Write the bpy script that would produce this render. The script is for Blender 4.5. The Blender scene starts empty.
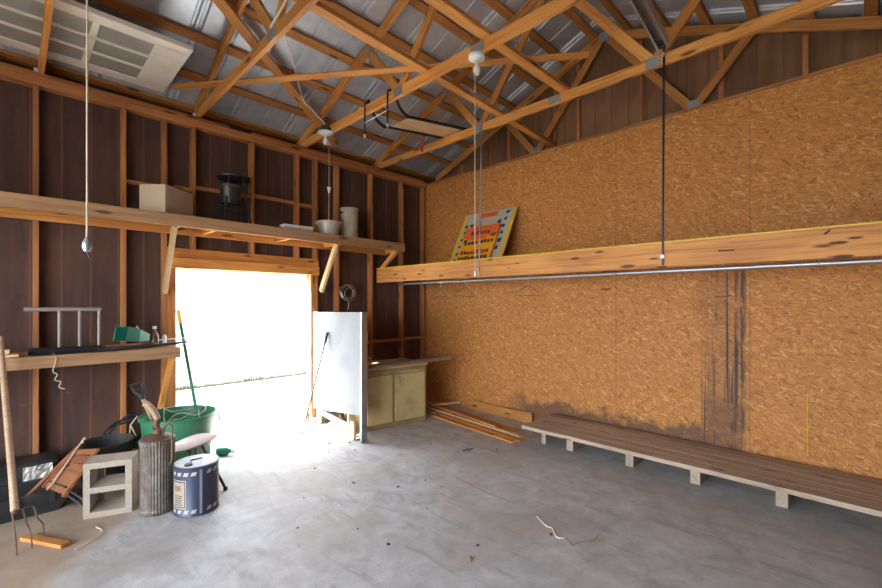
import bpy, bmesh, math, random
from mathutils import Vector, Matrix
random.seed(7)
SC = bpy.context.scene
COL = SC.collection

# ------------------------------------------------------------------ camera
cam_d = bpy.data.cameras.new('camera')
cam = bpy.data.objects.new('camera', cam_d)
COL.objects.link(cam)
cam.location = (0, 0, 1.55)
cam.rotation_euler = (math.radians(90), 0, -math.asin(.7107))
cam_d.sensor_width = 36
cam_d.lens = 36 * 423 / 882
cam_d.shift_y = 9 / 882
cam_d.clip_start = .02
SC.camera = cam

# ------------------------------------------------------------------ world, sun, exposure
world = bpy.data.worlds.new('world')
SC.world = world
world.use_nodes = True
bg = world.node_tree.nodes['Background']
bg.inputs['Color'].default_value = (.83, .91, 1.0, 1)
bg.inputs['Strength'].default_value = 5.6
sun_d = bpy.data.lights.new('sun', 'SUN')
sun_d.energy = 25.0
sun_d.color = (1, .95, .86)
sun_d.angle = math.radians(.6)
sun = bpy.data.objects.new('sun', sun_d)
COL.objects.link(sun)
sun.rotation_euler = Vector((.58, -.40, -.74)).to_track_quat('-Z', 'Y').to_euler()
SC.view_settings.view_transform = 'Standard'
SC.view_settings.look = 'None'
SC.view_settings.gamma = 1
SC.view_settings.exposure = 1.45

def portal(name, loc, sx, sy, direction):
    d = bpy.data.lights.new(name, 'AREA')
    d.shape = 'RECTANGLE'; d.size = sx; d.size_y = sy
    d.cycles.is_portal = True
    o = bpy.data.objects.new(name, d); COL.objects.link(o)
    o.location = loc
    o.rotation_euler = Vector(direction).to_track_quat('-Z', 'Z').to_euler()
portal('garage_portal', (-2.45, 1.775, 1.2), 4.25, 2.4, (1, 0, 0))
portal('door_portal', (1.93, 5.12, .95), 1.5, 1.9, (0, -1, 0))

# ------------------------------------------------------------------ material helpers
def new_mat(name):
    m = bpy.data.materials.new(name); m.use_nodes = True
    nt = m.node_tree
    return m, nt, nt.nodes['Principled BSDF']
def N(nt, t, **k):
    n = nt.nodes.new(t)
    for a, v in k.items():
        if a in n.inputs: n.inputs[a].default_value = v
        else: setattr(n, a, v)
    return n
def L(nt, a, b): nt.links.new(a, b)
def math_n(nt, op, a, b=None, c=None, clamp=False):
    n = nt.nodes.new('ShaderNodeMath'); n.operation = op; n.use_clamp = clamp
    for i, v in enumerate((a, b, c)):
        if v is None: continue
        if isinstance(v, (int, float)): n.inputs[i].default_value = v
        else: L(nt, v, n.inputs[i])
    return n.outputs[0]
def ramp(nt, fac, stops):
    r = nt.nodes.new('ShaderNodeValToRGB')
    e = r.color_ramp.elements
    while len(e) < len(stops): e.new(.5)
    for i, (p, c) in enumerate(stops):
        e[i].position = p; e[i].color = (*c, 1)
    L(nt, fac, r.inputs[0])
    return r.outputs[0]
def mixc(nt, fac, a, b, mode='MIX'):
    n = nt.nodes.new('ShaderNodeMix'); n.data_type = 'RGBA'; n.blend_type = mode
    for v, i in ((fac, 0), (a, 6), (b, 7)):
        if isinstance(v, (int, float)): n.inputs[i].default_value = v
        elif isinstance(v, tuple): n.inputs[i].default_value = (*v, 1)
        else: L(nt, v, n.inputs[i])
    return n.outputs[2]
def smooth(nt, x, a, b):
    n = nt.nodes.new('ShaderNodeMapRange'); n.interpolation_type = 'SMOOTHSTEP'
    L(nt, x, n.inputs[0]); n.inputs[1].default_value = a; n.inputs[2].default_value = b
    return n.outputs[0]
def coords(nt, rand=True, scale=(1, 1, 1), rot=(0, 0, 0)):
    tc = nt.nodes.new('ShaderNodeTexCoord')
    mp = nt.nodes.new('ShaderNodeMapping')
    mp.inputs['Scale'].default_value = scale
    mp.inputs['Rotation'].default_value = rot
    v = tc.outputs['Object']
    if rand:
        oi = nt.nodes.new('ShaderNodeObjectInfo')
        cm = nt.nodes.new('ShaderNodeCombineXYZ')
        r = math_n(nt, 'MULTIPLY', oi.outputs['Random'], 37.0)
        for i in range(3): L(nt, r, cm.inputs[i])
        va = nt.nodes.new('ShaderNodeVectorMath'); va.operation = 'ADD'
        L(nt, v, va.inputs[0]); L(nt, cm.outputs[0], va.inputs[1]); v = va.outputs[0]
    L(nt, v, mp.inputs['Vector'])
    return mp.outputs[0]
def noise(nt, vec, scale, detail=4, rough=.55, dist=0):
    n = nt.nodes.new('ShaderNodeTexNoise')
    n.inputs['Scale'].default_value = scale; n.inputs['Detail'].default_value = detail
    n.inputs['Roughness'].default_value = rough; n.inputs['Distortion'].default_value = dist
    L(nt, vec, n.inputs['Vector'])
    return n.outputs[0]
def bump(nt, bsdf, h, strength=.3, dist=.01):
    b = nt.nodes.new('ShaderNodeBump'); b.inputs['Strength'].default_value = strength
    b.inputs['Distance'].default_value = dist
    L(nt, h, b.inputs['Height']); L(nt, b.outputs[0], bsdf.inputs['Normal'])

def wood(name, light, dark, rough=.62, vary=.35, knots=True, spots=False):
    m, nt, b = new_mat(name)
    g = noise(nt, coords(nt, True, (1.1, 22, 22)), 1.6, 5, .6, .6)
    c = ramp(nt, g, [(.30, dark), (.52, light), (.75, tuple(min(1, v * 1.12) for v in light))])
    big = noise(nt, coords(nt, True, (.9, 3, 3)), 1.3, 2)
    c = mixc(nt, smooth(nt, big, .35, .7), c, mixc(nt, .55, c, dark))
    if knots:
        vo = nt.nodes.new('ShaderNodeTexVoronoi'); vo.inputs['Scale'].default_value = 1.0
        L(nt, coords(nt, True, (2.2, 9, 9)), vo.inputs['Vector'])
        k = smooth(nt, vo.outputs['Distance'], .19, .08)
        c = mixc(nt, k, c, tuple(v * .30 for v in dark))
    if spots:
        vo = nt.nodes.new('ShaderNodeTexVoronoi'); vo.inputs['Scale'].default_value = 1.0
        L(nt, coords(nt, True, (3.3, 15, 15)), vo.inputs['Vector'])
        c = mixc(nt, smooth(nt, vo.outputs['Distance'], .20, .12), c, tuple(v * .25 for v in dark))
    oi = nt.nodes.new('ShaderNodeObjectInfo')
    hs = nt.nodes.new('ShaderNodeHueSaturation')
    L(nt, math_n(nt, 'MULTIPLY_ADD', oi.outputs['Random'], vary, 1 - vary * .5), hs.inputs['Value'])
    L(nt, c, hs.inputs['Color'])
    L(nt, hs.outputs[0], b.inputs['Base Color'])
    b.inputs['Roughness'].default_value = rough
    bump(nt, b, g, .18, .004)
    return m
def plain(name, c, rough=.5, metal=0, var=.12, scale=9, dirt=None, dirt_amt=.4, bumpy=.05):
    m, nt, b = new_mat(name)
    v = coords(nt)
    n = noise(nt, v, scale, 5, .6)
    col = mixc(nt, n, tuple(x * (1 - var) for x in c), tuple(min(1, x * (1 + var)) for x in c))
    if dirt:
        n2 = noise(nt, v, scale * .45, 6, .65)
        col = mixc(nt, math_n(nt, 'MULTIPLY', smooth(nt, n2, .48, .68), dirt_amt), col, dirt)
    L(nt, col, b.inputs['Base Color'])
    b.inputs['Roughness'].default_value = rough; b.inputs['Metallic'].default_value = metal
    if bumpy: bump(nt, b, n, bumpy, .005)
    return m

M = {}
M['truss'] = wood('truss_wood', (.66, .30, .070), (.40, .145, .028))
M['stud'] = wood('stud_wood', (.46, .19, .062), (.26, .095, .03))
M['purlin'] = wood('purlin_wood', (.50, .215, .055), (.30, .11, .028))
M['shelfwood'] = wood('shelf_wood', (.58, .255, .068), (.34, .125, .030), spots=True)
M['palewood'] = wood('pale_wood', (.66, .46, .25), (.46, .28, .13))
M['graywood'] = wood('weathered_wood', (.45, .35, .265), (.29, .215, .155), .75)
M['darkwood'] = wood('reddish_wood', (.30, .12, .05), (.17, .06, .025))
M['benchwood'] = wood('bench_wood', (.42, .24, .12), (.27, .14, .065), .7)
M['handle'] = wood('handle_wood', (.44, .29, .18), (.28, .17, .10), .5, .1, False)
M['galv'] = plain('galvanized_steel', (.46, .49, .52), .42, .85, .2, 30)
M['plate'] = plain('nail_plate_steel', (.38, .42, .45), .45, .8, .15, 60)
M['steel'] = plain('grey_steel', (.40, .41, .42), .38, .9, .15, 20)
M['black'] = plain('black_plastic', (.018, .019, .022), .42, 0, .3, 12, (.12, .10, .08), .25)
M['blackmetal'] = plain('black_metal', (.02, .022, .026), .4, .3, .3, 20)
M['rust'] = plain('rusty_steel', (.15, .085, .055), .65, .5, .3, 18, (.30, .2, .14), .4)
M['white'] = plain('white_plastic', (.78, .78, .76), .4, 0, .04)
M['whitepaint'] = plain('white_paint', (.74, .73, .69), .55, 0, .06, 6, (.5, .43, .33), .3)
M['glassbulb'] = plain('frosted_bulb', (.80, .79, .74), .2, 0, .03)
M['cord'] = plain('pale_cord', (.62, .52, .40), .8, 0, .1)
M['wirewhite'] = plain('white_cable', (.72, .68, .60), .5, 0, .05)
M['green'] = plain('green_plastic', (.045, .22, .11), .4, 0, .12, 8, (.16, .24, .16), .3)
M['greenmetal'] = plain('green_painted_metal', (.02, .20, .145), .4, .1, .15, 12)
M['teal'] = plain('teal_plastic', (.03, .25, .18), .35)
M['yellow'] = plain('yellow_plastic', (.85, .50, .02), .4, 0, .05)
M['greenpole'] = plain('green_pole', (.012, .17, .09), .35, 0, .05)
M['cardboard'] = plain('cardboard', (.50, .40, .28), .8, 0, .06, 5)
M['concrete_block'] = plain('concrete_block', (.37, .31, .25), .92, 0, .18, 45, (.28, .22, .17), .5, .4)
M['cabinet'] = plain('cabinet_paint', (.56, .44, .21), .5, 0, .10, 7, (.22, .15, .07), .45)
M['tubblue'] = plain('blue_tin', (.036, .044, .088), .42, .1, .12, 14)
M['tubwhite'] = plain('tin_print_white', (.42, .39, .33), .45, 0, .1, 20)
M['tublid'] = plain('tin_lid', (.27, .27, .29), .45, .5, .2, 14, (.2, .17, .14), .5)
M['label'] = plain('tin_label', (.36, .29, .21), .5, 0, .1, 20)
M['ink'] = plain('dark_print', (.03, .03, .04), .6)
M['seat'] = plain('worn_pink_seat', (.33, .19, .15), .38, .1, .25, 7, (.40, .35, .35), .6)
M['orange'] = plain('orange_print', (.72, .13, .02), .4, 0, .1)
M['amber'] = plain('amber_print', (.80, .34, .01), .4, 0, .06)
M['boardgrey'] = plain('printed_grey', (.48, .46, .41), .4, 0, .12, 20)
M['olive'] = plain('yellow_border_print', (.72, .48, .02), .4, 0, .06)
M['red'] = plain('red_clamp_paint', (.5, .03, .03), .4)
M['beige'] = plain('beige_plastic', (.46, .40, .31), .5, 0, .08)
M['clearplastic'] = plain('cloudy_plastic', (.42, .38, .33), .3, 0, .08)
M['dirtpale'] = plain('dry_leaf', (.36, .24, .13), .9)
M['pebble'] = plain('dark_crumb', (.07, .055, .045), .9)
M['foil'] = plain('crumpled_foil', (.55, .52, .46), .4, .3, .5, 40, (.06, .05, .05), 1.0, .8)
M['rubber'] = plain('black_rubber', (.03, .028, .027), .7, 0, .2, 10, (.10, .085, .07), .4)
M['glasscan'] = plain('dark_bottle', (.16, .085, .045), .2)
M['can_green'] = plain('green_can', (.12, .28, .06), .35)
M['twine'] = plain('tan_twine', (.50, .36, .20), .9)
M['plywood'] = wood('plywood', (.62, .40, .22), (.45, .26, .12), .6, .1, False)

# corrugated tank
m, nt, b = new_mat('ribbed_galvanized_tank'); M['tank'] = m
v = coords(nt); n = noise(nt, v, 12, 5, .65)
L(nt, ramp(nt, n, [(.3, (.09, .06, .042)), (.55, (.17, .145, .12)), (.75, (.26, .24, .21))]), b.inputs['Base Color'])
b.inputs['Metallic'].default_value = .55; b.inputs['Roughness'].default_value = .55

# white insulated panel face with glue smears
m, nt, b = new_mat('white_foam_sheet'); M['foam'] = m
v = coords(nt, False); n = noise(nt, v, 2.2, 4); n2 = noise(nt, coords(nt, False, (40, 40, 40)), 2, 4)
sm = math_n(nt, 'MULTIPLY', smooth(nt, n, .50, .60), smooth(nt, n2, .45, .62))
L(nt, mixc(nt, math_n(nt, 'MULTIPLY', sm, .65), (.20, .215, .235), (.09, .096, .10)), b.inputs['Base Color'])
b.inputs['Roughness'].default_value = .6

# OSB
m, nt, b = new_mat('oriented_strand_board'); M['osb'] = m
layers = []
nz = nt.nodes.new('ShaderNodeTexNoise'); nz.inputs['Scale'].default_value = 9
tc = nt.nodes.new('ShaderNodeTexCoord'); L(nt, tc.outputs['Object'], nz.inputs['Vector'])
for ang, sc in ((.25, 1), (1.25, 1.1), (2.2, .9), (2.85, 1.2)):
    va = nt.nodes.new('ShaderNodeVectorMath'); va.operation = 'MULTIPLY_ADD'
    L(nt, nz.outputs['Color'], va.inputs[0]); va.inputs[1].default_value = (.0, .03, .03)
    L(nt, tc.outputs['Object'], va.inputs[2])
    mr = nt.nodes.new('ShaderNodeMapping'); mr.inputs['Rotation'].default_value = (ang, 0, 0); L(nt, va.outputs[0], mr.inputs[0])
    ms = nt.nodes.new('ShaderNodeMapping'); ms.inputs['Scale'].default_value = (1, 18 * sc, 70 * sc); L(nt, mr.outputs[0], ms.inputs[0])
    vo = nt.nodes.new('ShaderNodeTexVoronoi'); vo.inputs['Scale'].default_value = 1; L(nt, ms.outputs[0], vo.inputs['Vector'])
    sx = nt.nodes.new('ShaderNodeSeparateColor'); L(nt, vo.outputs['Color'], sx.inputs[0])
    layers.append((sx.outputs[0], sx.outputs[1]))
val = layers[0][0]
for v_, pick in layers[1:]:
    mn = nt.nodes.new('ShaderNodeMix'); mn.data_type = 'FLOAT'
    L(nt, math_n(nt, 'GREATER_THAN', pick, .60), mn.inputs[0]); L(nt, val, mn.inputs[2]); L(nt, v_, mn.inputs[3]); val = mn.outputs[0]
osb_c = ramp(nt, val, [(0, (.31, .11, .022)), (.2, (.45, .175, .038)), (.7, (.53, .22, .052)), (.93, (.59, .265, .072)), (1, (.68, .36, .125))])
fine = noise(nt, tc.outputs['Object'], 60, 3)
osb_c = mixc(nt, math_n(nt, 'MULTIPLY', smooth(nt, fine, .55, .7), .22), osb_c, (.25, .10, .03))
sep = nt.nodes.new('ShaderNodeSeparateXYZ'); L(nt, tc.outputs['Object'], sep.inputs[0])
Yc, Zc = sep.outputs[1], sep.outputs[2]
# water streaks that ran down the board
st = noise(nt, coords(nt, False, (1, 42, .40)), 1.0, 3, .6)
smask = math_n(nt, 'MULTIPLY', smooth(nt, Yc, .70, .76), smooth(nt, Yc, 1.14, 1.06))
wide = noise(nt, coords(nt, False, (1, 7, 2.2)), 1.0, 4, .6)
streak = math_n(nt, 'MULTIPLY', smask, math_n(nt, 'MULTIPLY', smooth(nt, st, .50, .60), smooth(nt, Zc, 2.02, 1.75)))
streak = math_n(nt, 'MULTIPLY', streak, smooth(nt, wide, .28, .55))
edge = math_n(nt, 'MULTIPLY', math_n(nt, 'MULTIPLY', smooth(nt, Yc, .735, .76), smooth(nt, Yc, .80, .77)), .9)
edge = math_n(nt, 'MULTIPLY', edge, smooth(nt, Zc, 1.95, 1.8))
edge = math_n(nt, 'MULTIPLY', edge, smooth(nt, noise(nt, coords(nt, False, (1, 30, 5)), 1, 4), .36, .52))
veil = math_n(nt, 'MULTIPLY', math_n(nt, 'MULTIPLY', math_n(nt, 'MULTIPLY', smooth(nt, math_n(nt, 'MULTIPLY_ADD', wide, .30, Yc), .84, .95), math_n(nt, 'MULTIPLY', smooth(nt, math_n(nt, 'MULTIPLY_ADD', wide, .30, Yc), 1.30, 1.18), 1.15)), math_n(nt, 'MULTIPLY_ADD', smooth(nt, Zc, .75, .55), .38, .18)), smooth(nt, Zc, 1.95, 1.8))
# damp line along the foot of the wall
dn = noise(nt, tc.outputs['Object'], 5, 5, .7)
hgt = math_n(nt, 'MULTIPLY_ADD', dn, .50, .06)
damp = smooth(nt, math_n(nt, 'SUBTRACT', hgt, Zc), -.04, .06)
damp = math_n(nt, 'MULTIPLY', damp, math_n(nt, 'MULTIPLY', smooth(nt, Yc, .65, 1.1), smooth(nt, Yc, 3.5, 3.0)))
stain = math_n(nt, 'MAXIMUM', math_n(nt, 'MAXIMUM', streak, edge), math_n(nt, 'MAXIMUM', veil, math_n(nt, 'MULTIPLY', damp, .75)))
osb_c = mixc(nt, math_n(nt, 'MULTIPLY', stain, .96), osb_c, (.058, .036, .032))
seam = math_n(nt, 'ABSOLUTE', math_n(nt, 'SUBTRACT', math_n(nt, 'FRACT', math_n(nt, 'DIVIDE', math_n(nt, 'ADD', Yc, 4.78), 1.22)), .5))
osb_c = mixc(nt, math_n(nt, 'MULTIPLY', smooth(nt, seam, .0035, .0012), .6), osb_c, (.10, .05, .025))
L(nt, osb_c, b.inputs['Base Color']); b.inputs['Roughness'].default_value = .68
bump(nt, b, val, .12, .003)

# dark fibreboard siding
def siding(name, axis, c1, c2):
    m, nt, b = new_mat(name)
    tc = nt.nodes.new('ShaderNodeTexCoord'); o = tc.outputs['Object']
    mp = nt.nodes.new('ShaderNodeMapping'); mp.inputs['Scale'].default_value = (7, 7, .9); L(nt, o, mp.inputs[0])
    n1 = noise(nt, mp.outputs[0], 1.2, 6, .65, .4)
    n2 = noise(nt, o, 1.1, 3)
    n3 = noise(nt, o, 14, 4, .7)
    c = ramp(nt, n1, [(.3, c1), (.7, c2)])
    c = mixc(nt, math_n(nt, 'MULTIPLY', smooth(nt, n2, .45, .75), .5), c, tuple(v * 1.7 for v in c2))
    c = mixc(nt, math_n(nt, 'MULTIPLY', smooth(nt, n3, .62, .75), .5), c, (.16, .085, .05))
    sp = nt.nodes.new('ShaderNodeSeparateXYZ'); L(nt, o, sp.inputs[0])
    fr = math_n(nt, 'ABSOLUTE', math_n(nt, 'SUBTRACT', math_n(nt, 'FRACT', math_n(nt, 'DIVIDE', sp.outputs[axis], .2033)), .5))
    g = smooth(nt, fr, .06, .03)
    c = mixc(nt, math_n(nt, 'MULTIPLY', g, .65), c, (.15, .075, .045))
    L(nt, c, b.inputs['Base Color']); b.inputs['Roughness'].default_value = .85
    bump(nt, b, math_n(nt, 'ADD', g, math_n(nt, 'MULTIPLY', n1, .3)), .3, .006)
    return m
M['siding'] = siding('dark_wood_siding', 0, (.048, .024, .020), (.105, .050, .034))
M['gable'] = siding('brown_gable_siding', 1, (.13, .062, .030), (.25, .125, .060))

# concrete floor
m, nt, b = new_mat('worn_concrete'); M['concrete'] = m
o = coords(nt, False)
n1 = noise(nt, o, .9, 6, .6, .4); n2 = noise(nt, o, 5, 8, .7, .5); n3 = noise(nt, o, 60, 4, .7)
dirn = noise(nt, coords(nt, False, (5, 1.0, 1), (0, 0, .7)), 1.6, 6, .7, .8)
c = ramp(nt, n2, [(.28, (.32, .312, .31)), (.5, (.47, .468, .475)), (.72, (.60, .60, .61))])
c = mixc(nt, math_n(nt, 'MULTIPLY', smooth(nt, n1, .46, .62), .65), c, (.38, .345, .31))
c = mixc(nt, math_n(nt, 'MULTIPLY', smooth(nt, dirn, .54, .66), .55), c, (.30, .275, .255))
c = mixc(nt, math_n(nt, 'MULTIPLY', smooth(nt, dirn, .44, .30), .38), c, (.64, .635, .63))
c = mixc(nt, math_n(nt, 'MULTIPLY', smooth(nt, n3, .56, .72), .45), c, (.16, .14, .125))
sp = nt.nodes.new('ShaderNodeSeparateXYZ'); L(nt, o, sp.inputs[0])
# earth and sawdust swept up beside the junk along the door wall
dd = math_n(nt, 'SUBTRACT', sp.outputs[1], math_n(nt, 'MULTIPLY', sp.outputs[0], 1.09))
dd = math_n(nt, 'ADD', dd, math_n(nt, 'MULTIPLY', n1, .5))
soil = math_n(nt, 'MULTIPLY', smooth(nt, dd, 3.15, 3.5), smooth(nt, sp.outputs[0], 1.15, .75))
c = mixc(nt, math_n(nt, 'MULTIPLY', soil, .75), c, mixc(nt, n2, (.24, .15, .085), (.44, .31, .20)))
L(nt, c, b.inputs['Base Color']); b.inputs['Roughness'].default_value = .62
bump(nt, b, math_n(nt, 'ADD', n2, math_n(nt, 'MULTIPLY', n3, .4)), .25, .01)

# galvanised roofing
m, nt, b = new_mat('galvanized_roofing'); M['roofing'] = m
o = coords(nt, False); n = noise(nt, o, 9, 5, .6); n2 = noise(nt, o, 1.5, 3)
c = ramp(nt, n, [(.3, (.52, .57, .63)), (.6, (.63, .68, .74)), (.8, (.72, .77, .82))])
L(nt, c, b.inputs['Base Color']); b.inputs['Metallic'].default_value = .5
L(nt, math_n(nt, 'MULTIPLY_ADD', n2, .2, .30), b.inputs['Roughness'])

# old painted door with darkened glass-grey panels
M['cabdark'] = plain('cabinet_frame_paint', (.33, .24, .10), .55, 0, .1, 7, (.16, .10, .05), .5)
M['darkteal'] = plain('dark_green_enamel', (.008, .055, .048), .35)
M['dull'] = plain('dull_grey_steel', (.30, .27, .25), .62, .35, .15, 20)
M['doorpanel'] = plain('door_recess_panels', (.30, .28, .24), .5, 0, .15, 5)
M['doorpaint'] = plain('door_cream_paint', (.72, .66, .56), .55, 0, .07, 5, (.50, .38, .24), .35)
M['ground'] = plain('pale_gravel_ground', (.44, .42, .38), .95, 0, .12, 20)
M['whitewall'] = plain('white_wall_paint', (.62, .64, .62), .7, 0, .02, 3)
M['darkpole'] = plain('dark_varnished_pole', (.05, .03, .018), .5, 0, .1)
M['low_bounce_ground'] = plain('low_bounce_ground', (.10, .10, .10), .9, 0, .2, 30)
M['weeds'] = plain('dry_weeds', (.10, .105, .06), .9)

# ------------------------------------------------------------------ mesh helpers
def box(bm, c, s, rot=None):
    mat = Matrix.Translation(Vector(c)) @ (rot.to_4x4() if rot else Matrix.Identity(4)) @ Matrix.Diagonal((*s, 1))
    bmesh.ops.create_cube(bm, size=1, matrix=mat)
def box2(bm, a, b):
    box(bm, [(p + q) / 2 for p, q in zip(a, b)], [abs(q - p) for p, q in zip(a, b)])
def loft(bm, rings, closed=True, caps=True):
    vs = [[bm.verts.new(p) for p in r] for r in rings]
    n = len(rings[0])
    for i in range(len(vs) - 1):
        for j in range(n if closed else n - 1):
            k = (j + 1) % n
            bm.faces.new((vs[i][j], vs[i][k], vs[i + 1][k], vs[i + 1][j]))
    if caps and n > 2:
        bm.faces.new(list(reversed(vs[0]))); bm.faces.new(vs[-1])
def lathe(bm, c, prof, seg=24, caps=True, axis=(0, 0, 1), rib=None):
    q = Vector((0, 0, 1)).rotation_difference(Vector(axis))
    rings = []
    for r, z in prof:
        rings.append([Vector(c) + q @ Vector(((r * (rib(j) if rib else 1)) * math.cos(2 * math.pi * j / seg), (r * (rib(j) if rib else 1)) * math.sin(2 * math.pi * j / seg), z)) for j in range(seg)])
    loft(bm, rings, True, caps)
def catmull(pts, sub=6):
    P = [Vector(p) for p in pts]
    if len(P) < 3: return P
    out = []
    for i in range(len(P) - 1):
        p0, p1, p2, p3 = P[max(i - 1, 0)], P[i], P[i + 1], P[min(i + 2, len(P) - 1)]
        for k in range(sub):
            t = k / sub
            out.append(.5 * ((2 * p1) + (p2 - p0) * t + (2 * p0 - 5 * p1 + 4 * p2 - p3) * t * t + (3 * p1 - p0 - 3 * p2 + p3) * t ** 3))
    out.append(P[-1]); return out
def tube(bm, pts, r, seg=8, curve=False, r_end=None):
    P = catmull(pts) if curve else [Vector(p) for p in pts]
    rings = []; up = None
    for i, p in enumerate(P):
        t = (P[min(i + 1, len(P) - 1)] - P[max(i - 1, 0)]).normalized()
        if up is None:
            a = Vector((0, 0, 1)) if abs(t.z) < .9 else Vector((1, 0, 0))
            up = (a - t * a.dot(t)).normalized()
        else:
            up = up - t * up.dot(t)
            up = up.normalized() if up.length > 1e-6 else t.orthogonal().normalized()
        s = t.cross(up)
        rr = r if r_end is None else r + (r_end - r) * i / (len(P) - 1)
        rings.append([p + (up * math.cos(2 * math.pi * j / seg) + s * math.sin(2 * math.pi * j / seg)) * rr for j in range(seg)])
    loft(bm, rings)
def BM(): return bmesh.new()

def wmat(o):
    if o.parent is None: return o.matrix_basis.copy()
    return wmat(o.parent) @ o.matrix_parent_inverse @ o.matrix_basis
def obj(name, bm, mat, parent=None, bevel=0, smooth=False, basis=None):
    bmesh.ops.recalc_face_normals(bm, faces=bm.faces)
    me = bpy.data.meshes.new(name); bm.to_mesh(me); bm.free()
    me.materials.append(M[mat] if isinstance(mat, str) else mat)
    o = bpy.data.objects.new(name, me); COL.objects.link(o)
    if basis is not None: o.matrix_basis = basis
    if parent is not None:
        o.parent = parent; o.matrix_parent_inverse = wmat(parent).inverted()
    if smooth:
        for p in me.polygons: p.use_smooth = True
        md = o.modifiers.new('edges', 'EDGE_SPLIT'); md.split_angle = math.radians(40)
    if bevel:
        md = o.modifiers.new('bevel', 'BEVEL'); md.width = bevel; md.segments = 2; md.limit_method = 'ANGLE'
    return o
def tag(o, label, cat, group=None, kind=None):
    o['label'] = label; o['category'] = cat
    if group: o['group'] = group
    if kind: o['kind'] = kind
    return o
def thing(name, label, cat, loc=(0, 0, 0), group=None):
    o = bpy.data.objects.new(name, None); COL.objects.link(o)
    o.empty_display_size = .1; o.location = loc
    return tag(o, label, cat, group)
def frame(p0, p1, up=(0, 0, 1)):
    p0 = Vector(p0); p1 = Vector(p1); x = (p1 - p0).normalized(); u = Vector(up)
    if abs(x.dot(u.normalized())) > .98: u = Vector((1, 0, 0))
    y = u.cross(x).normalized(); z = x.cross(y)
    m_ = Matrix((x, y, z)).transposed().to_4x4(); m_.translation = (p0 + p1) / 2
    return m_, (p1 - p0).length
def beam(name, p0, p1, w, h, mat, parent=None, up=(0, 0, 1), bevel=.003):
    """sawn timber from p0 to p1: w across, h along up; local X runs with the grain"""
    fm, ln = frame(p0, p1, up)
    bm = BM(); box(bm, (0, 0, 0), (ln, w, h))
    return obj(name, bm, mat, parent, bevel, basis=fm)
def struct(o):
    o['kind'] = 'structure'; return o

# ------------------------------------------------------------------ the setting
YP, ZP, SL = 2.19, 4.736, .40     # ridge line and slope of the rafters' lower edges
def zlo(y): return ZP - SL * abs(y - YP)
bm = BM(); box2(bm, (-2.5, -.70, -.15), (5.15, 5.13, 0)); struct(obj('floor', bm, 'concrete'))
bm = BM(); box2(bm, (-40, -40, -.25), (60, 60, -.152)); struct(obj('ground', bm, 'ground'))
bm = BM(); box2(bm, (-9, 5.13, -.16), (14, 9.6, -.012)); struct(obj('ground_path', bm, 'ground'))
bm = BM(); box2(bm, (-12, -6, -.16), (-2.5, 9, -.02)); struct(obj('ground_driveway', bm, 'low_bounce_ground'))  # unseen driveway, darkened to cut bounce light onto the upper wall

# door wall: siding with the door opening, studs and plates as its parts
DX0, DX1, DZ = 1.175, 2.682, 1.91
bm = BM()
box2(bm, (-2.5, 5.09, -.01), (DX0, 5.13, 3.53)); box2(bm, (DX1, 5.09, -.01), (5.15, 5.13, 3.53)); box2(bm, (DX0, 5.09, DZ), (DX1, 5.13, 3.53))
box2(bm, (-2.5, 5.13, 3.49), (5.15, 5.245, 3.53)); box2(bm, (-2.5, 5.225, 3.53), (5.15, 5.245, zlo(5.235) + .125))
wl = struct(obj('wall_left', bm, 'siding'))
YS = 5.045
def stud(x, z0, z1, w=.038): beam('stud', (x, YS, z0), (x, YS, z1), w, .089, 'stud', wl, up=(0, 1, 0))
for x in (-2.3, -1.7, -1.08, -.48, .134, .742, 3.077, 3.636, 4.219, 4.67): stud(x, .12, 3.41)
stud(1.137, .12, DZ + .21, .078); stud(1.078, .12, 3.41); stud(2.711, .12, DZ + .21, .058); stud(2.762, .12, 3.41)
for x in (1.341, 1.952, 2.505): stud(x, DZ + .21, 3.41)
beam('door_header', (1.09, YS - .012, DZ + .055), (2.79, YS - .012, DZ + .055), .11, .105, 'truss', wl)
beam('door_header', (1.09, YS, DZ + .16), (2.79, YS, DZ + .16), .09, .095, 'truss', wl)
beam('sill_plate', (-2.45, YS, .10), (1.155, YS, .10), .089, .04, 'stud', wl)
beam('sill_plate', (2.70, YS, .10), (4.7, YS, .10), .089, .04, 'stud', wl)
bm = BM(); box2(bm, (-2.45, 4.99, 0), (1.155, 5.09, .08)); obj('curb', bm, 'concrete', wl)
bm = BM(); box2(bm, (2.70, 4.99, 0), (4.7, 5.09, .08)); obj('curb', bm, 'concrete', wl)
beam('top_plate', (-2.45, YS - .005, 3.455), (4.72, YS - .005, 3.455), .10, .085, 'stud', wl)
beam('top_plate', (-2.45, YS + .012, 3.516), (1.7, YS + .012, 3.516), .085, .034, 'stud', wl)
beam('top_plate', (1.95, YS + .012, 3.516), (4.7, YS + .012, 3.516), .085, .034, 'stud', wl)
for x0, x1, z in ((1.36, 1.93, 2.775), (1.97, 2.49, 2.80), (2.52, 2.70, 2.79), (1.16, 1.32, 2.74), (.76, 1.1, 2.72), (2.8, 3.06, .975), (3.1, 3.62, .985), (3.655, 4.2, .99), (4.24, 4.65, 1.0), (3.10, 3.62, 2.30)):
    beam('blocking', (x0, YS - .005, z), (x1, YS - .005, z), .08, .038, 'stud', wl)

# OSB wall
bm = BM(); box2(bm, (4.72, -.66, 0), (4.735, 5.09, 3.455))
wr = struct(obj('wall_right', bm, 'osb'))
beam('top_trim', (4.735, -.65, 3.467), (4.735, 4.98, 3.467), .07, .024, 'stud', wr)
bm = BM(); box2(bm, (4.74, -.66, 0), (5.06, 4.98, .02)); obj('footing', bm, 'concrete', wr)
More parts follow.
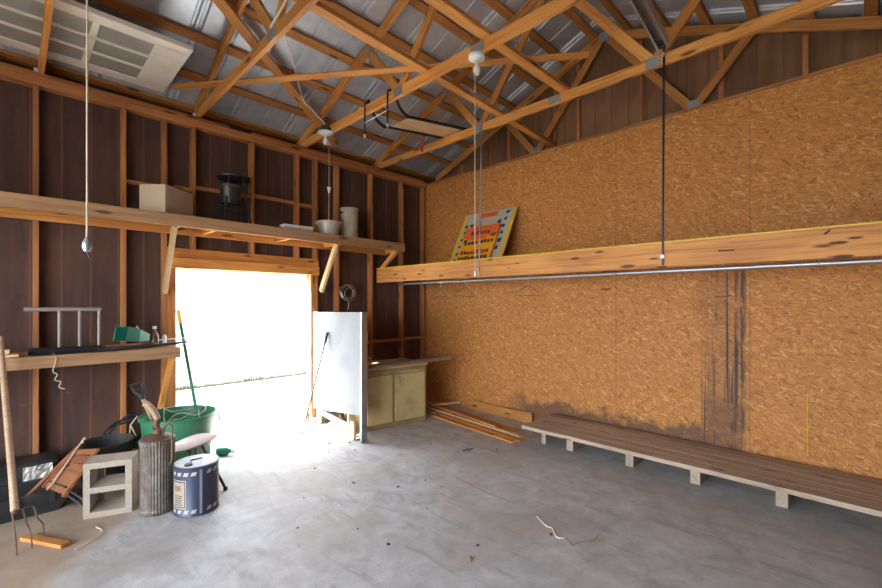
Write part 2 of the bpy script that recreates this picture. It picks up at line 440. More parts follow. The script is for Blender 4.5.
# gable siding behind it, cut to the roof slope
bm = BM()
pts = [(-.75, 0), (5.23, 0), (5.23, zlo(5.23) + .14), (YP, ZP + .14), (-.75, zlo(-.75) + .14)]
loft(bm, [[(5.09, y, z) for y, z in pts], [(5.13, y, z) for y, z in pts]])
wg = struct(obj('wall_gable', bm, 'gable'))
for y in (4.55, 3.95, 3.62, 2.88, 2.55, 1.78, 1.0, .35):
    z1 = zlo(y) - .01
    beam('batten', (5.075, y, 3.3), (5.075, y, z1), .03 if y in (3.95, 2.88, 1.78) else .045, .03, 'stud', wg, up=(1, 0, 0))
# the wall beside the camera and the wide garage doorway behind it
bm = BM(); box2(bm, (-2.5, -.74, -.01), (5.15, -.70, zlo(-.72) + .12)); struct(obj('wall_near', bm, 'siding'))
bm = BM()
box2(bm, (-2.54, -.74, -.01), (-2.50, -.35, 3.6)); box2(bm, (-2.54, 3.9, -.01), (-2.5, 5.13, 3.6)); box2(bm, (-2.54, -.35, 2.4), (-2.5, 3.9, 3.6))
gp = [(-.75, 3.58), (5.13, 3.58), (YP, ZP + .14)]
loft(bm, [[(-2.54, y, z) for y, z in gp], [(-2.5, y, z) for y, z in gp]])
struct(obj('wall_garage', bm, 'siding'))

# metal roof: two slopes of ribbed sheet
def sheet(name, sgn, y_eave):
    prof = []
    x = -5.6  # unseen overhang past the garage wall, added to keep sun off its doorway
    while x < 5.5:
        for dx, dz in ((0, 0), (.012, .022), (.032, .022), (.044, 0), (.060, 0), (.072, .022), (.092, .022), (.104, 0), (.355, 0), (.361, .010), (.369, .010), (.375, 0)):
            prof.append((x + dx, dz))
        x += .61
    bm = BM()
    ends = []
    for y in (YP + sgn * .0, y_eave):
        base = zlo(y) + .0975 + .041
        ends.append([(x, y, base + dz) for x, dz in prof])
    top = [[(x, y, z + .012) for x, y, z in r] for r in ends]
    loft(bm, ends, False, False); loft(bm, top, False, False)
    return struct(obj(name, bm, 'roofing'))
sheet('roof', 1, 5.34)
sheet('roof', -1, -.95)

# ------------------------------------------------------------------ trusses
def truss(x, label, gable=False):
    t = thing('roof_truss', label, 'roof truss', (x, YP, 3.53), 'timber roof trusses')
    w = .038; xc = x + w / 2
    zb = 3.575
    if not gable:
        beam('bottom_chord', (xc, -.9, zb), (xc, 5.12, zb), w, .09, 'truss', t)
    else:
        beam('bottom_chord', (xc, -.66, zb - .03), (xc, 5.07, zb - .03), w, .09, 'truss', t)
    nrm = Vector((0, SL, 1)).normalized()
    for s in (1, -1):
        p0 = Vector((xc, YP, ZP + .048)); ye = YP + s * 3.05 if not gable or s == -1 else 5.08
        p1 = Vector((xc, ye, zlo(ye) + .048))
        beam('top_chord', p0, p1, w, .09, 'truss', t, up=(0, s * SL, 1))
        jb = Vector((xc, YP + s * .95, zb)); jm = Vector((xc, YP + s * 1.45, zlo(YP + s * 1.45) + .02))
        beam('web', jb, (xc, YP + s * .04, ZP), .036, .085, 'truss', t, up=(0, 1, .3))
        beam('web', jb, jm, .036, .085, 'truss', t, up=(0, 1, .3))
        for pp, sy, sz in ((jb, .11, .09), (jm, .08, .08)):
            bm = BM(); box(bm, (x - .002, pp.y, pp.z + (.05 if gable and pp is jb else 0)), (.004, sy, sz)); obj('gusset_plate', bm, 'plate', t)
        bm = BM(); box(bm, (x + w / 2 - .02, YP + s * 2.87, zb - .03), (.055, .02, .07)); obj('clip', bm, 'white', t)
    bm = BM(); box(bm, (x - .002, YP, ZP + .02), (.004, .11, .11)); obj('gusset_plate', bm, 'plate', t)
    if not gable:
        bm = BM(); box(bm, (x - .002, YP - .03, zb), (.004, .13, .07)); obj('gusset_plate', bm, 'plate', t)
    return t
truss(.15, 'timber roof truss at far left, crossing in front of the white door panel')
truss(1.37, 'timber roof truss meeting the wall above the cardboard box, past the white door panel')
truss(2.59, 'timber roof truss carrying both bare-bulb light fixtures')
truss(3.79, 'timber roof truss from which the two shelf hanger rods drop')
truss(5.0, 'timber gable-end truss standing against the brown siding above the strand board', True)

# lateral braces, long 2x4s lying on the bottom chords
def brace(p0, p1, label, up=(0, 0, 1), w=.088, h=.038):
    o = beam('brace_board', p0, p1, w, h, 'truss', None, up)
    return tag(o, label, 'brace')
brace((.9, 2.70, 3.641), (5.05, 2.89, 3.641), 'pale timber brace lying on the trusses that runs on to the gable-end truss')
brace((.9, 2.09, 3.641), (3.84, 2.06, 3.641), 'pale timber brace lying on the trusses by the porcelain bulb holder')
brace((1.10, 4.786, 3.668), (3.45, 1.64, 3.668), 'timber brace crossing diagonally over the truss bottoms, nearly level in view', w=.088, h=.016)
s_up = (0, SL, 1)
brace((1.10, 3.73, zlo(3.73) - .022), (2.98, 4.888, zlo(4.888) - .022), 'timber wind brace nailed slantwise under the rafters above the upper shelf', s_up)

# purlins
ORD = ('first', 'second', 'third', 'fourth', 'fifth', 'sixth', 'seventh', 'eighth')
rows_l = [2.98, 2.56, 2.14, 1.72, 1.31, .90, .50, .12]
rows_r = [.28, .68, 1.08, 1.48, 1.87, 2.26, 2.66, 3.02]
for s, rows in ((1, rows_l), (-1, rows_r)):
    for i_, d in enumerate(rows):
        y = YP + s * d; z = zlo(y) + .0975 + .019
        o = beam('purlin', (-5.5, y, z), (5.07, y, z), .088, .036, 'purlin', None, (0, s * SL, 1))
        tag(o, f'timber purlin under the roof sheets, {ORD[i_]} row up from the door-wall eave' if s > 0 else f'timber purlin under the roof sheets beyond the ridge, {ORD[i_]} row down', 'purlin', 'purlins of the door-side slope' if s > 0 else 'purlins of the far slope')

# ------------------------------------------------------------------ high shelf over the door
t = thing('wall_shelf', 'long timber shelf on diagonal brackets above the doorway', 'shelf', (1.5, 4.8, 2.3))
beam('fascia', (-1.2, 4.585, 2.333), (3.89, 4.585, 2.333), .036, .112, 'benchwood', t)  # browner wood than the ledger, standing in for shade on this front
bm = BM(); box2(bm, (-1.2, 4.604, 2.362), (3.88, 4.995, 2.379)); obj('deck', bm, 'plywood', t)
beam('ledger', (-1.2, 4.98, 2.30), (3.88, 4.98, 2.30), .036, .09, 'truss', t)
for x in (-.35, 1.10, 1.42, 2.20, 2.86, 3.86): beam('joist', (x, 4.605, 2.317), (x, 4.96, 2.317), .038, .088, 'truss', t)
for x, zl, yl in ((1.10, 1.66, 4.985), (2.84, 1.70, 4.985), (3.80, 2.02, 4.985)):
    beam('bracket', (x - .03, yl - .01, zl), (x - .03, 4.60, 2.285), .038, .07, 'palewood' if x < 3 else 'truss', t, up=(0, 1, 1))

# items on it
L0, C0, R0 = Vector((.827, 4.80)), Vector((1.0, 4.63)), Vector((1.292, 4.85))
t = thing('cardboard_box', 'closed plain cardboard box on the upper shelf over the door', 'box', (1.05, 4.76, 2.379))
B0 = L0 + R0 - C0
bm = BM(); loft(bm, [[(p.x, p.y, z) for p in (L0, C0, R0, B0)] for z in (2.381, 2.665)]); obj('carton', bm, 'cardboard', t, .004)
mid1, mid2 = (L0 + C0) / 2, (R0 + B0) / 2
e = (mid2 - mid1)
bm = BM(); ang = math.atan2(e.y, e.x); box(bm, ((mid1.x + mid2.x) / 2, (mid1.y + mid2.y) / 2, 2.666), (e.length - .01, .05, .002), Matrix.Rotation(ang, 3, 'Z')); obj('packing_tape', bm, 'palewood', t)

t = thing('stool', 'dark metal stool with pail inside its legs, on the upper shelf', 'stool', (1.665, 4.79, 2.379))
bm = BM(); lathe(bm, (1.665, 4.79, 2.88), [(.165, 0), (.17, .008), (.17, .022), (.15, .032), (.0, .034)], 28); obj('seat', bm, 'blackmetal', t, smooth=True)
for a in (45, 135, 225, 315):
    ca, sa = math.cos(math.radians(a)), math.sin(math.radians(a))
    bm = BM(); tube(bm, [(1.665 + .10 * ca, 4.79 + .10 * sa, 2.88), (1.665 + .19 * ca, 4.79 + .17 * sa, 2.381)], .013, 8); obj('leg', bm, 'blackmetal', t, smooth=True)
bm = BM(); tube(bm, [(1.665 + .15 * math.cos(k * math.pi / 12), 4.79 + .145 * math.sin(k * math.pi / 12), 2.56) for k in range(25)], .008, 6); obj('ring_brace', bm, 'blackmetal', t, smooth=True)
bm = BM(); lathe(bm, (1.62, 4.76, 2.60), [(.085, 0), (.10, .16), (.105, .17)], 22); pl = obj('pail', bm, 'black', t, smooth=True)
bm = BM(); lathe(bm, (1.62, 4.76, 2.772), [(.10, 0), (.095, .025), (.05, .042), (0, .046)], 22); obj('lid', bm, 'rust', pl, smooth=True)

for k in range(3):
    bm = BM(); box(bm, (2.33 + (.004, -.006, .0)[k], 4.68, 2.392 + .024 * k), (.36, .12, .02), Matrix.Rotation(math.radians((0, 2, -1.5)[k]), 3, 'Z'))
    tag(obj('tile', bm, 'white', None, .003), ('bottom white tile of the small stack on the upper shelf', 'middle white tile of the small stack on the upper shelf', 'top white tile of the small stack on the upper shelf')[k], 'tile', 'white tiles stacked on the shelf')
t = thing('plastic_bucket', 'cloudy plastic bucket with a rim on the upper shelf above the door', 'bucket', (2.79, 4.75, 2.379))
bm = BM(); lathe(bm, (2.79, 4.75, 2.381), [(0, 0), (.118, 0), (.152, .185), (.146, .185), (.112, .008), (0, .008)], 28, False); obj('bucket_body', bm, 'clearplastic', t, smooth=True)
bm = BM(); lathe(bm, (2.79, 4.75, 2.54), [(.150, 0), (.160, .004), (.160, .028), (.150, .03)], 28, False); obj('rim', bm, 'clearplastic', t, smooth=True)
t = thing('canister', 'tall beige canister on the upper shelf beside the cloudy bucket', 'canister', (3.125, 4.80, 2.379))
bm = BM(); lathe(bm, (3.125, 4.80, 2.381), [(.105, 0), (.112, .01), (.112, .37), (.10, .385)], 26); obj('body', bm, 'beige', t, smooth=True)
bm = BM(); lathe(bm, (3.125, 4.80, 2.765), [(.116, 0), (.118, .03), (.0, .034)], 26); obj('lid', bm, 'beige', t, smooth=True)
bm = BM(); tube(bm, [(3.005, 4.77, 2.73), (2.965, 4.76, 2.71), (2.965, 4.76, 2.65), (3.01, 4.77, 2.62)], .008, 6, True); obj('handle', bm, 'blackmetal', t, smooth=True)

# ------------------------------------------------------------------ work shelf at left
t = thing('work_shelf', 'low timber work shelf on the wall left of the doorway', 'shelf', (.3, 4.75, 1.1))
beam('front_rail', (-1.2, 4.50, 1.093), (1.09, 4.50, 1.093), .04, .095, 'benchwood', t)
bm = BM(); box2(bm, (-1.2, 4.522, 1.118), (1.085, 4.995, 1.138)); obj('deck', bm, 'benchwood', t)
beam('ledger', (-1.2, 4.98, 1.072), (1.045, 4.98, 1.072), .036, .089, 'stud', t)
beam('bracket', (1.03, 4.535, 1.04), (1.03, 4.985, .48), .038, .07, 'truss', t, up=(0, 1, 1))
beam('bracket', (-.9, 4.535, 1.04), (-.9, 4.985, .48), .038, .07, 'truss', t, up=(0, 1, 1))

o = beam('lumber_offcut', (-.6, 4.585, 1.152), (.03, 4.565, 1.152), .10, .02, 'palewood'); tag(o, 'lower pale board lying flat on the left end of the work shelf', 'board', 'pale boards on the work shelf')
o = beam('lumber_offcut', (-.6, 4.60, 1.1805), (-.02, 4.585, 1.1805), .07, .034, 'palewood'); tag(o, 'upper pale board lying on another at the left end of the work shelf', 'board', 'pale boards on the work shelf')

t = thing('metal_rail_frame', 'grey metal rail with three uprights standing on the work shelf', 'rail', (.3, 4.64, 1.138))
bm = BM(); tube(bm, [(.055, 4.64, 1.50), (.53, 4.64, 1.497)], .017, 10); obj('top_rail', bm, 'dull', t, smooth=True)
for x in (.262, .388, .515):
    bm = BM(); tube(bm, [(x, 4.64, 1.49), (x, 4.64, 1.168)], .011, 8); obj('upright', bm, 'dull', t, smooth=True)
bm = BM(); tube(bm, [(.08, 4.64, 1.166), (.53, 4.64, 1.166)], .026, 10); obj('bottom_rail', bm, 'blackmetal', t, smooth=True)
bm = BM(); tube(bm, [(.11, 4.575, 1.157), (.52, 4.575, 1.157)], .017, 10); tag(obj('black_pipe', bm, 'blackmetal', None, smooth=True), 'short black pipe lying along the shelf edge below the grey rail', 'pipe')

# green metal box, tipped over
def sq(c, hw, hh, ax): 
    x = Vector(ax).normalized(); y = Vector((-x.y, x.x, 0)).normalized(); z = x.cross(y)
    return [Vector(c) + y * (a * hw) + z * (b_ * hh) for a, b_ in ((-1, -1), (1, -1), (1, 1), (-1, 1))]
ax = Vector((.20, .11, -.05))
t = thing('metal_scoop', 'green square metal scoop lying on the work shelf by the wall', 'scoop', (.76, 4.68, 1.138))
a0 = Vector((.665, 4.64, 1.28)); a1 = a0 + ax * .55; a2 = a0 + ax * 1.08
bm = BM(); loft(bm, [sq(a2, .035, .030, ax), sq(a1, .066, .055, ax), sq(a0, .074, .066, ax), sq(a0 + ax * .01, .070, .062, ax), sq(a1, .060, .050, ax)]); obj('scoop_body', bm, 'greenmetal', t)
bm = BM(); tube(bm, [a1 + Vector((-.0, 0, .052)), a1 + Vector((.02, 0, .085)), a1 + Vector((.035, 0, .048))], .006, 6); obj('clip', bm, 'white', t, smooth=True)
o = BM(); tube(o, [(.56, 4.60, 1.177), (.90, 4.58, 1.183)], .011, 8); tag(obj('wood_dowel', o, 'darkwood', None, smooth=True), 'reddish wooden dowel lying below the green scoop', 'dowel')
bm = BM(); tube(bm, [(.50, 4.535, 1.160), (.86, 4.535, 1.160), (1.16, 4.53, 1.182)], .020, 10, False, .010); tag(obj('black_tube', bm, 'black', None, smooth=True), 'long black tapering tube along the work shelf edge, past its right end', 'tube')
t = thing('brown_bottle', 'small brown glass bottle on the work shelf right of the green scoop', 'bottle', (.945, 4.78, 1.138))
bm = BM(); lathe(bm, (.945, 4.78, 1.139), [(.034, 0), (.036, .01), (.036, .10), (.014, .135), (.014, .165)], 20); obj('bottle_body', bm, 'glasscan', t, smooth=True)
bm = BM(); lathe(bm, (.945, 4.78, 1.304), [(.017, 0), (.017, .024), (0, .025)], 16); obj('cap', bm, 'whitepaint', t, smooth=True)
t = thing('paint_brush', 'tan paint brush lying at the right end of the work shelf', 'brush', (1.0, 4.64, 1.138))
bm = BM(); loft(bm, [[(1.0, 4.64 + a, 1.145 + b_) for a, b_ in ((-.03, 0), (.03, 0), (.03, .03), (-.03, .03))], [(1.085, 4.63 + a, 1.15 + b_) for a, b_ in ((-.028, 0), (.028, 0), (.028, .02), (-.028, .02))]]); obj('bristles', bm, 'twine', t)
bm = BM(); tube(bm, [(1.0, 4.64, 1.16), (.93, 4.64, 1.163), (.89, 4.64, 1.16)], .012, 8); obj('handle', bm, 'handle', t, smooth=True)
bm = BM(); tube(bm, [(.97, 4.72, 1.20), (1.20, 4.62, 1.215)], .005, 6); 
tag(obj('white_rod', bm, 'white', None, smooth=True), 'thin white rod poking past the work shelf end beside the brush', 'rod')
bm = BM(); lathe(bm, (1.035, 4.83, 1.139), [(.02, 0), (.02, .085), (.012, .10), (0, .102)], 14); tag(obj('glue_tube', bm, 'white', None, smooth=True), 'small white upright squeeze tube against the door post on work shelf', 'tube')
bm = BM(); tube(bm, [(.22, 4.56, 1.145), (.235, 4.472, 1.12), (.215, 4.465, 1.02), (.24, 4.465, .99), (.225, 4.468, .95), (.26, 4.468, .93), (.25, 4.47, .89), (.285, 4.47, .87)], .004, 6, True)
tag(obj('loose_string', bm, 'cord', None, smooth=True), 'frayed pale string hanging over the work shelf edge', 'string')

# ------------------------------------------------------------------ hanging shelf on the OSB wall
t = thing('hanging_shelf', 'deep timber shelf along the strand board wall, hung from the truss', 'shelf', (4.2, 2.3, 1.95))
fr = beam('front_beam', (3.80, -.62, 1.944), (3.735, 5.0, 1.944), .04, .20, 'shelfwood', t)
bm = BM(); box2(bm, (3.825, -.62, 2.012), (4.715, 4.98, 2.030)); obj('deck', bm, 'plywood', t)
bm = BM(); loft(bm, [[(3.778, -.62, z), (3.822, -.62, z), (3.757, 5.0, z), (3.713, 5.0, z)] for z in (2.0445, 2.056)]); obj('edge_strip', bm, 'olive', t)
beam('ledger', (4.70, -.62, 1.967), (4.70, 4.98, 1.967), .036, .089, 'stud', t)
for p, q in (((3.768, 2.77, 1.945), (3.735, 2.66, 1.925)), ((3.768, .66, 1.944), (3.735, .76, 1.944)), ((3.768, .14, 2.03), (3.735, .165, 2.0))):
    bm = BM(); tube(bm, [p, q], .005, 6); obj('bent_nail', bm, 'rust', t)
for (yy, nm, lab) in ((3.085, 'hanger_rod', 'left steel hanger rod from the truss to the hanging shelf, beside the posters'), (1.15, 'hanger_rod', 'right dark hanger rod from the truss to the hanging shelf')):
    t = thing(nm, lab, 'hanger rod', (3.757, yy, 3.65), 'shelf hanger rods')
    xb_ = 3.80 - .0116 * (yy + .62) - .025
    beam('rod', (xb_, yy, 1.86), (3.783, yy, 3.70), .008, .016, 'blackmetal' if yy < 2 else 'plate', t, up=(0, 1, 0), bevel=0)
    for z in (1.93, 3.60):
        bm = BM(); lathe(bm, (xb_ - .003 if z < 3 else 3.779, yy, z), [(.018, 0), (.018, .014)], 6, True, (-1, 0, 0)); obj('nut', bm, 'galv', t)

t = thing('closet_rod', 'grey metal pipe hung lengthwise under the hanging shelf', 'pipe', (3.93, 2, 1.85))
bm = BM(); tube(bm, [(3.93, -.62, 1.822), (3.93, 4.75, 1.822)], .017, 12); obj('pipe', bm, 'galv', t, smooth=True)
for y in (.2, 1.6, 3.0, 4.4):
    bm = BM(); tube(bm, [(3.93, y, 2.01), (3.93, y, 1.84)], .004, 6); tube(bm, [(3.93 + .021 * math.cos(k * .5236), y, 1.822 + .021 * math.sin(k * .5236)) for k in range(13)], .004, 6); obj('strap', bm, 'steel', t)
def hanger(y, tilt, label):
    t = thing('wire_hanger', label, 'coat hanger', (3.93, y, 1.85), 'wire coat hangers')
    R = Matrix.Rotation(math.radians(tilt), 3, 'Z'); O = Vector((3.93, y, 1.80))
    def P(pts): return [O + R @ Vector(p) for p in pts]
    hook = [(.022 * math.cos(a), 0, .021 + .022 * math.sin(a)) for a in [math.pi * (-.35 + k * .13) for k in range(10)]]
    bm = BM(); tube(bm, P(list(reversed(hook[::-1])) ), .004, 6); tube(bm, P([hook[-1], (-.012, 0, -.005), (0, 0, -.03), (0, 0, -.055)]), .004, 6); obj('hook', bm, 'steel', t)
    bm = BM(); tube(bm, P([(0, 0, -.055), (.20, 0, -.145), (.205, 0, -.16), (.19, 0, -.165), (-.19, 0, -.165), (-.205, 0, -.16), (-.20, 0, -.145), (0, 0, -.055)]), .004, 6); obj('wire_frame', bm, 'steel', t)
hanger(3.89, 22, 'wire coat hanger at the end of the pipe nearest the door wall')
hanger(3.47, 4, 'wire coat hanger second from the door wall, left of the hanger rod')
hanger(2.56, -8, 'wire coat hanger alone on the pipe, right of the posters')

# posters leaning on the wall
def poster_frame(xb, zb, y0, ang): 
    d = Vector((ang, 0, 1)).normalized(); n = Vector((-1, 0, ang)).normalized()
    def P(u, v, h=0): return Vector((xb, y0, zb)) + Vector((0, -u, 0)) + d * v + n * h
    return P
def quad(bm, P, u0, v0, u1, v1, h0, h1): loft(bm, [[P(u0, v0, h), P(u1, v0, h), P(u1, v1, h), P(u0, v1, h)] if False else [P(u, v, h) for u, v in ((u0, v0), (u1, v0), (u1, v1), (u0, v1))] for h in (h0, h1)])
P = poster_frame(4.284, 2.032, 4.108, .514)
t = thing('display_board', 'large grey display board with yellow edges leaning on the strand board', 'poster', (4.29, 3.65, 2.03))
bm = BM(); quad(bm, P, 0, 0, .907, .89, 0, .016); obj('board', bm, 'boardgrey', t)
for u0, u1 in ((0, .055), (.852, .907)):
    bm = BM(); quad(bm, P, u0, .0, u1, .89, .016, .0175); obj('yellow_border', bm, 'olive', t)
bm = BM(); quad(bm, P, .30, .79, .60, .87, .016, .0175); obj('title_block', bm, 'orange', t)
bm = BM(); quad(bm, P, .22, .64, .60, .78, .016, .0172); obj('text_block', bm, 'beige', t)
rnd = random.Random(3)
for r in range(6):
    for u in (.07, .16, .64, .74):
        if r > 3 and u in (.16, .64): continue
        bm = BM()
        for k in range(3):
            w = .03 + rnd.random() * .025; uu = u + rnd.random() * .02; vv = .70 - .115 * r + rnd.random() * .02 + (.10 if u > .7 else -.05)
            quad(bm, P, uu, vv, uu + w, vv + .02 + rnd.random() * .03, .016, .0176 + .0004 * k)
        obj('picture', bm, 'ink', t)
P2 = poster_frame(4.284 - .045, 2.032, 3.955, .514)
t = thing('display_card', 'smaller orange display card propped in front of the large board', 'poster', (4.24, 3.66, 2.03))
bm = BM(); quad(bm, P2, 0, 0, .59, .64, 0, .012); obj('card', bm, 'amber', t)
bm = BM(); quad(bm, P2, .0, .46, .59, .64, .012, .0135); quad(bm, P2, .08, .42, .42, .46, .012, .0135); obj('header', bm, 'orange', t)
for (v, u0, u1, n_) in ((.50, .12, .46, 7), (.38, .03, .10, 1), (.34, .06, .30, 4), (.35, .34, .56, 4), (.44, .48, .57, 2), (.19, .05, .54, 9), (.10, .04, .54, 9), (.02, .04, .5, 9)):
    st_ = (u1 - u0) / n_; bm = BM()
    for k in range(n_):
        quad(bm, P2, u0 + k * st_ + .004, v + rnd.random() * .008, u0 + (k + .75 + .2 * rnd.random()) * st_, v + .045 + rnd.random() * .018, .012, .0138)
    obj('picture_row', bm, 'ink', t)
bm = BM()
for k in range(7): quad(bm, P2, .09 + k * .062, .205 + (k % 2) * .004, .115 + k * .062, .232, .0138, .0148)
obj('red_prints', bm, 'orange', t)

# ------------------------------------------------------------------ platform along the OSB wall
t = thing('plank_platform', 'low weathered plank platform along the strand board wall', 'platform', (4.3, 1.0, 0))
for k in range(5):
    x0 = 3.95 + .142 * k
    beam('plank', (x0 + .07, -.6, .181), (x0 + .07, 2.66 - (.0, .01, .005, .03, .0)[k], .181), .134, .038, 'graywood', t)
for y in (2.47, 2.16, 1.55, 1.0, .42, -.15):
    beam('sleeper', (4.10, y, .081), (4.66, y, .081), .075 if y < 2.4 else .05, .161, 'palewood' if False else 'graywood', t)

# boards in the corner
o = beam('standing_plank', (4.695, 4.02, .07), (4.675, 2.98, .07), .036, .14, 'shelfwood'); tag(o, 'short plank standing on edge against the strand board wall', 'board')
boards = [((4.04, 4.12, .012), (3.90, 2.72, .012), .07, .02, 'lowest thin strip of the loose pile, nearest to the camera'),
          ((4.20, 4.30, .012), (3.99, 2.68, .012), .09, .02, 'thin strip lying in the pile with its end sticking out farthest'),
          ((4.40, 4.62, .012), (4.12, 2.86, .012), .09, .02, 'wide thin strip in the middle of the loose pile'),
          ((4.52, 4.50, .012), (4.26, 2.95, .012), .08, .02, 'thin strip of the loose pile farthest from the camera'),
          ((4.26, 4.45, .034), (4.07, 2.74, .034), .07, .02, 'thin strip lying on top of the loose pile, long and pale'),
          ((4.50, 4.66, .034), (4.20, 3.20, .034), .07, .02, 'shorter thin strip on top of the loose pile near the wall'),
          ((4.36, 4.60, .056), (4.10, 3.05, .056), .05, .02, 'uppermost narrow strip of the loose pile')]
for a, b_, w, h, lab in boards:
    tag(beam('timber_strip', a, b_, w, h, 'shelfwood' if 'pale' not in lab else 'palewood'), lab, 'board', 'loose timber strips in the corner')
tag(beam('timber_strip', (4.24, 4.40, .080), (4.66, 4.22, .080), .05, .024, 'palewood'), 'short strip lying crosswise over the loose pile by the cabinet', 'board', 'loose timber strips in the corner')

# ------------------------------------------------------------------ cabinet
yaw = math.atan2(-.132, .865)
R = Matrix.Rotation(yaw, 3, 'Z'); CO = Vector((3.848, 4.085, 0))
def CP(u, v, z): return CO + R @ Vector((u, v, z))
def cbox(bm, a, b_):
    c = [(p + q) / 2 for p, q in zip(a, b_)]; box(bm, CP(*c), [abs(q - p) for p, q in zip(a, b_)], R)
t = thing('base_cabinet', 'tan painted two-door base cabinet in the corner', 'cabinet', CP(-.5, .3, 0))
bm = BM(); cbox(bm, (-.90, .022, 0), (0, .58, .735)); obj('carcass', bm, 'cabinet', t, .003)
bm = BM()
for a, b_ in (((-.90, 0, .0), (0, .022, .075)), ((-.90, 0, .69), (0, .022, .735)), ((-.90, 0, .075), (-.855, .022, .69)), ((-.045, 0, .075), (0, .022, .69)), ((-.53, .004, .075), (-.475, .022, .69))): cbox(bm, a, b_)
obj('face_frame', bm, 'cabdark', t, .002)
bm = BM(); cbox(bm, (-.92, -.02, .735), (.015, .60, .76)); obj('worktop', bm, 'cabinet', t, .003)
for u0, u1, kx in ((-.865, -.52, -.55), (-.485, -.035, -.455)):
    bm = BM(); cbox(bm, (u0, -.018, .065), (u1, 0, .655)); d = obj('door', bm, 'cabinet', t, .004)
    s_ = 1 if kx < -.5 else -1
    bm = BM(); tube(bm, [CP(kx, -.02, .63), CP(kx - .01 * s_, -.045, .61), CP(kx - .03 * s_, -.045, .565), CP(kx - .035 * s_, -.02, .55)], .006, 6, True); obj('handle', bm, 'steel', d, smooth=True)
# metal bars lying on it
for k, (a, b_, lab) in enumerate((((2.97, 4.10, .785), (4.20, 3.98, .802), 'long grey metal channel along the front of the cabinet top'), ((2.99, 4.20, .785), (4.40, 4.12, .796), 'long grey metal channel on the cabinet top, behind the front one'))):
    fm, ln = frame(a, b_)
    bm = BM(); box(bm, (0, 0, -.014), (ln, .06, .004)); box(bm, (0, .028, 0), (ln, .004, .028)); box(bm, (0, -.028, 0), (ln, .004, .028))
    tag(obj('metal_channel', bm, 'steel', None, basis=fm), lab, 'metal bar', 'metal channels on the cabinet')
t = thing('pipe_clamp', 'small white metal bracket with looped handle on the cabinet top', 'bracket', (3.06, 4.35, .76))
bm = BM(); box2(bm, (3.0, 4.30, .762), (3.16, 4.40, .785)); obj('base', bm, 'whitepaint', t, .004)
bm = BM(); tube(bm, [(3.00, 4.33, .785), (3.01, 4.33, .845), (3.04, 4.33, .865), (3.11, 4.33, .865), (3.14, 4.33, .845), (3.145, 4.33, .785)], .008, 8); obj('handle', bm, 'white', t, smooth=True)
for x, z, mt, lab in ((3.455, 1.005, 'can_green', 'small green can on the wall blocking above the cabinet'), (3.545, 1.005, 'white', 'small white and green can on the wall blocking above the cabinet')):
    t = thing('spray_can', lab, 'can', (x, 5.03, z))
    bm = BM(); lathe(bm, (x, 5.03, z), [(.028, 0), (.03, .004), (.03, .13), (.02, .145)], 18); obj('body', bm, mt, t, smooth=True)
    bm = BM(); lathe(bm, (x, 5.03, z + .145), [(.017, 0), (.017, .025), (0, .026)], 14); obj('cap', bm, 'white', t, smooth=True)

# ------------------------------------------------------------------ white panel standing at the door
t = thing('insulation_panel', 'white foam-faced panel standing on edge between doorway and cabinet', 'panel', (2.73, 4.45, 0))
bm = BM()
pf = [(3.935, .30), (4.27, .27), (4.60, .235), (4.975, .21), (4.975, 1.437), (3.935, 1.447)]
loft(bm, [[(x, y, z) for y, z in pf] for x in (2.700, 2.735)]); obj('foam_sheet', bm, 'foam', t)
bm = BM(); box2(bm, (2.698, 3.90, 0), (2.775, 3.934, 1.45)); obj('end_post', bm, 'steel', t, .004)
beam('inner_post', (2.755, 4.19, 0), (2.755, 4.19, 1.42), .038, .089, 'palewood', t, up=(1, 0, 0))
beam('inner_post', (2.755, 4.93, .0), (2.755, 4.93, 1.42), .038, .06, 'palewood', t, up=(0, 1, 0))
beam('top_rail', (2.755, 3.94, 1.425), (2.755, 4.96, 1.42), .038, .03, 'palewood', t)
beam('foot_block', (2.71, 4.05, .105), (2.71, 4.12, .105), .03, .20, 'palewood', t)
tag(beam('white_plank', (2.74, 4.86, .19), (2.80, 4.24, .06), .06, .05, 'whitepaint'), 'short white painted plank showing through the gap under the white panel', 'plank')
bm = BM(); rnd = random.Random(5)
pts = []
for k in range(26): pts.append((2.815 + rnd.random() * .09, 4.30 + rnd.random() * .5, .012 + rnd.random() * .14))
tube(bm, pts, .012, 6, True); tag(obj('tangled_rope', bm, 'twine', None, smooth=True), 'tangled dusty rope on the floor behind the white panel', 'rope')
t = thing('floor_scraper', 'long-handled scraper leaning on the white panel face', 'scraper', (2.38, 4.65, 0))
top = Vector((2.685, 4.60, 1.19)); bot = Vector((2.385, 4.655, .02))
bm = BM(); tube(bm, [bot, top], .010, 8); obj('pole', bm, 'darkpole', t, smooth=True)
dv = (top - bot).normalized()
bm = BM(); tube(bm, [top - dv * .13, top + dv * .005], .016, 10); obj('grip', bm, 'black', t, smooth=True)
bm = BM(); box(bm, (2.385, 4.65, .012), (.14, .045, .02), Matrix.Rotation(.25, 3, 'Z')); obj('blade', bm, 'plate', t, .003)

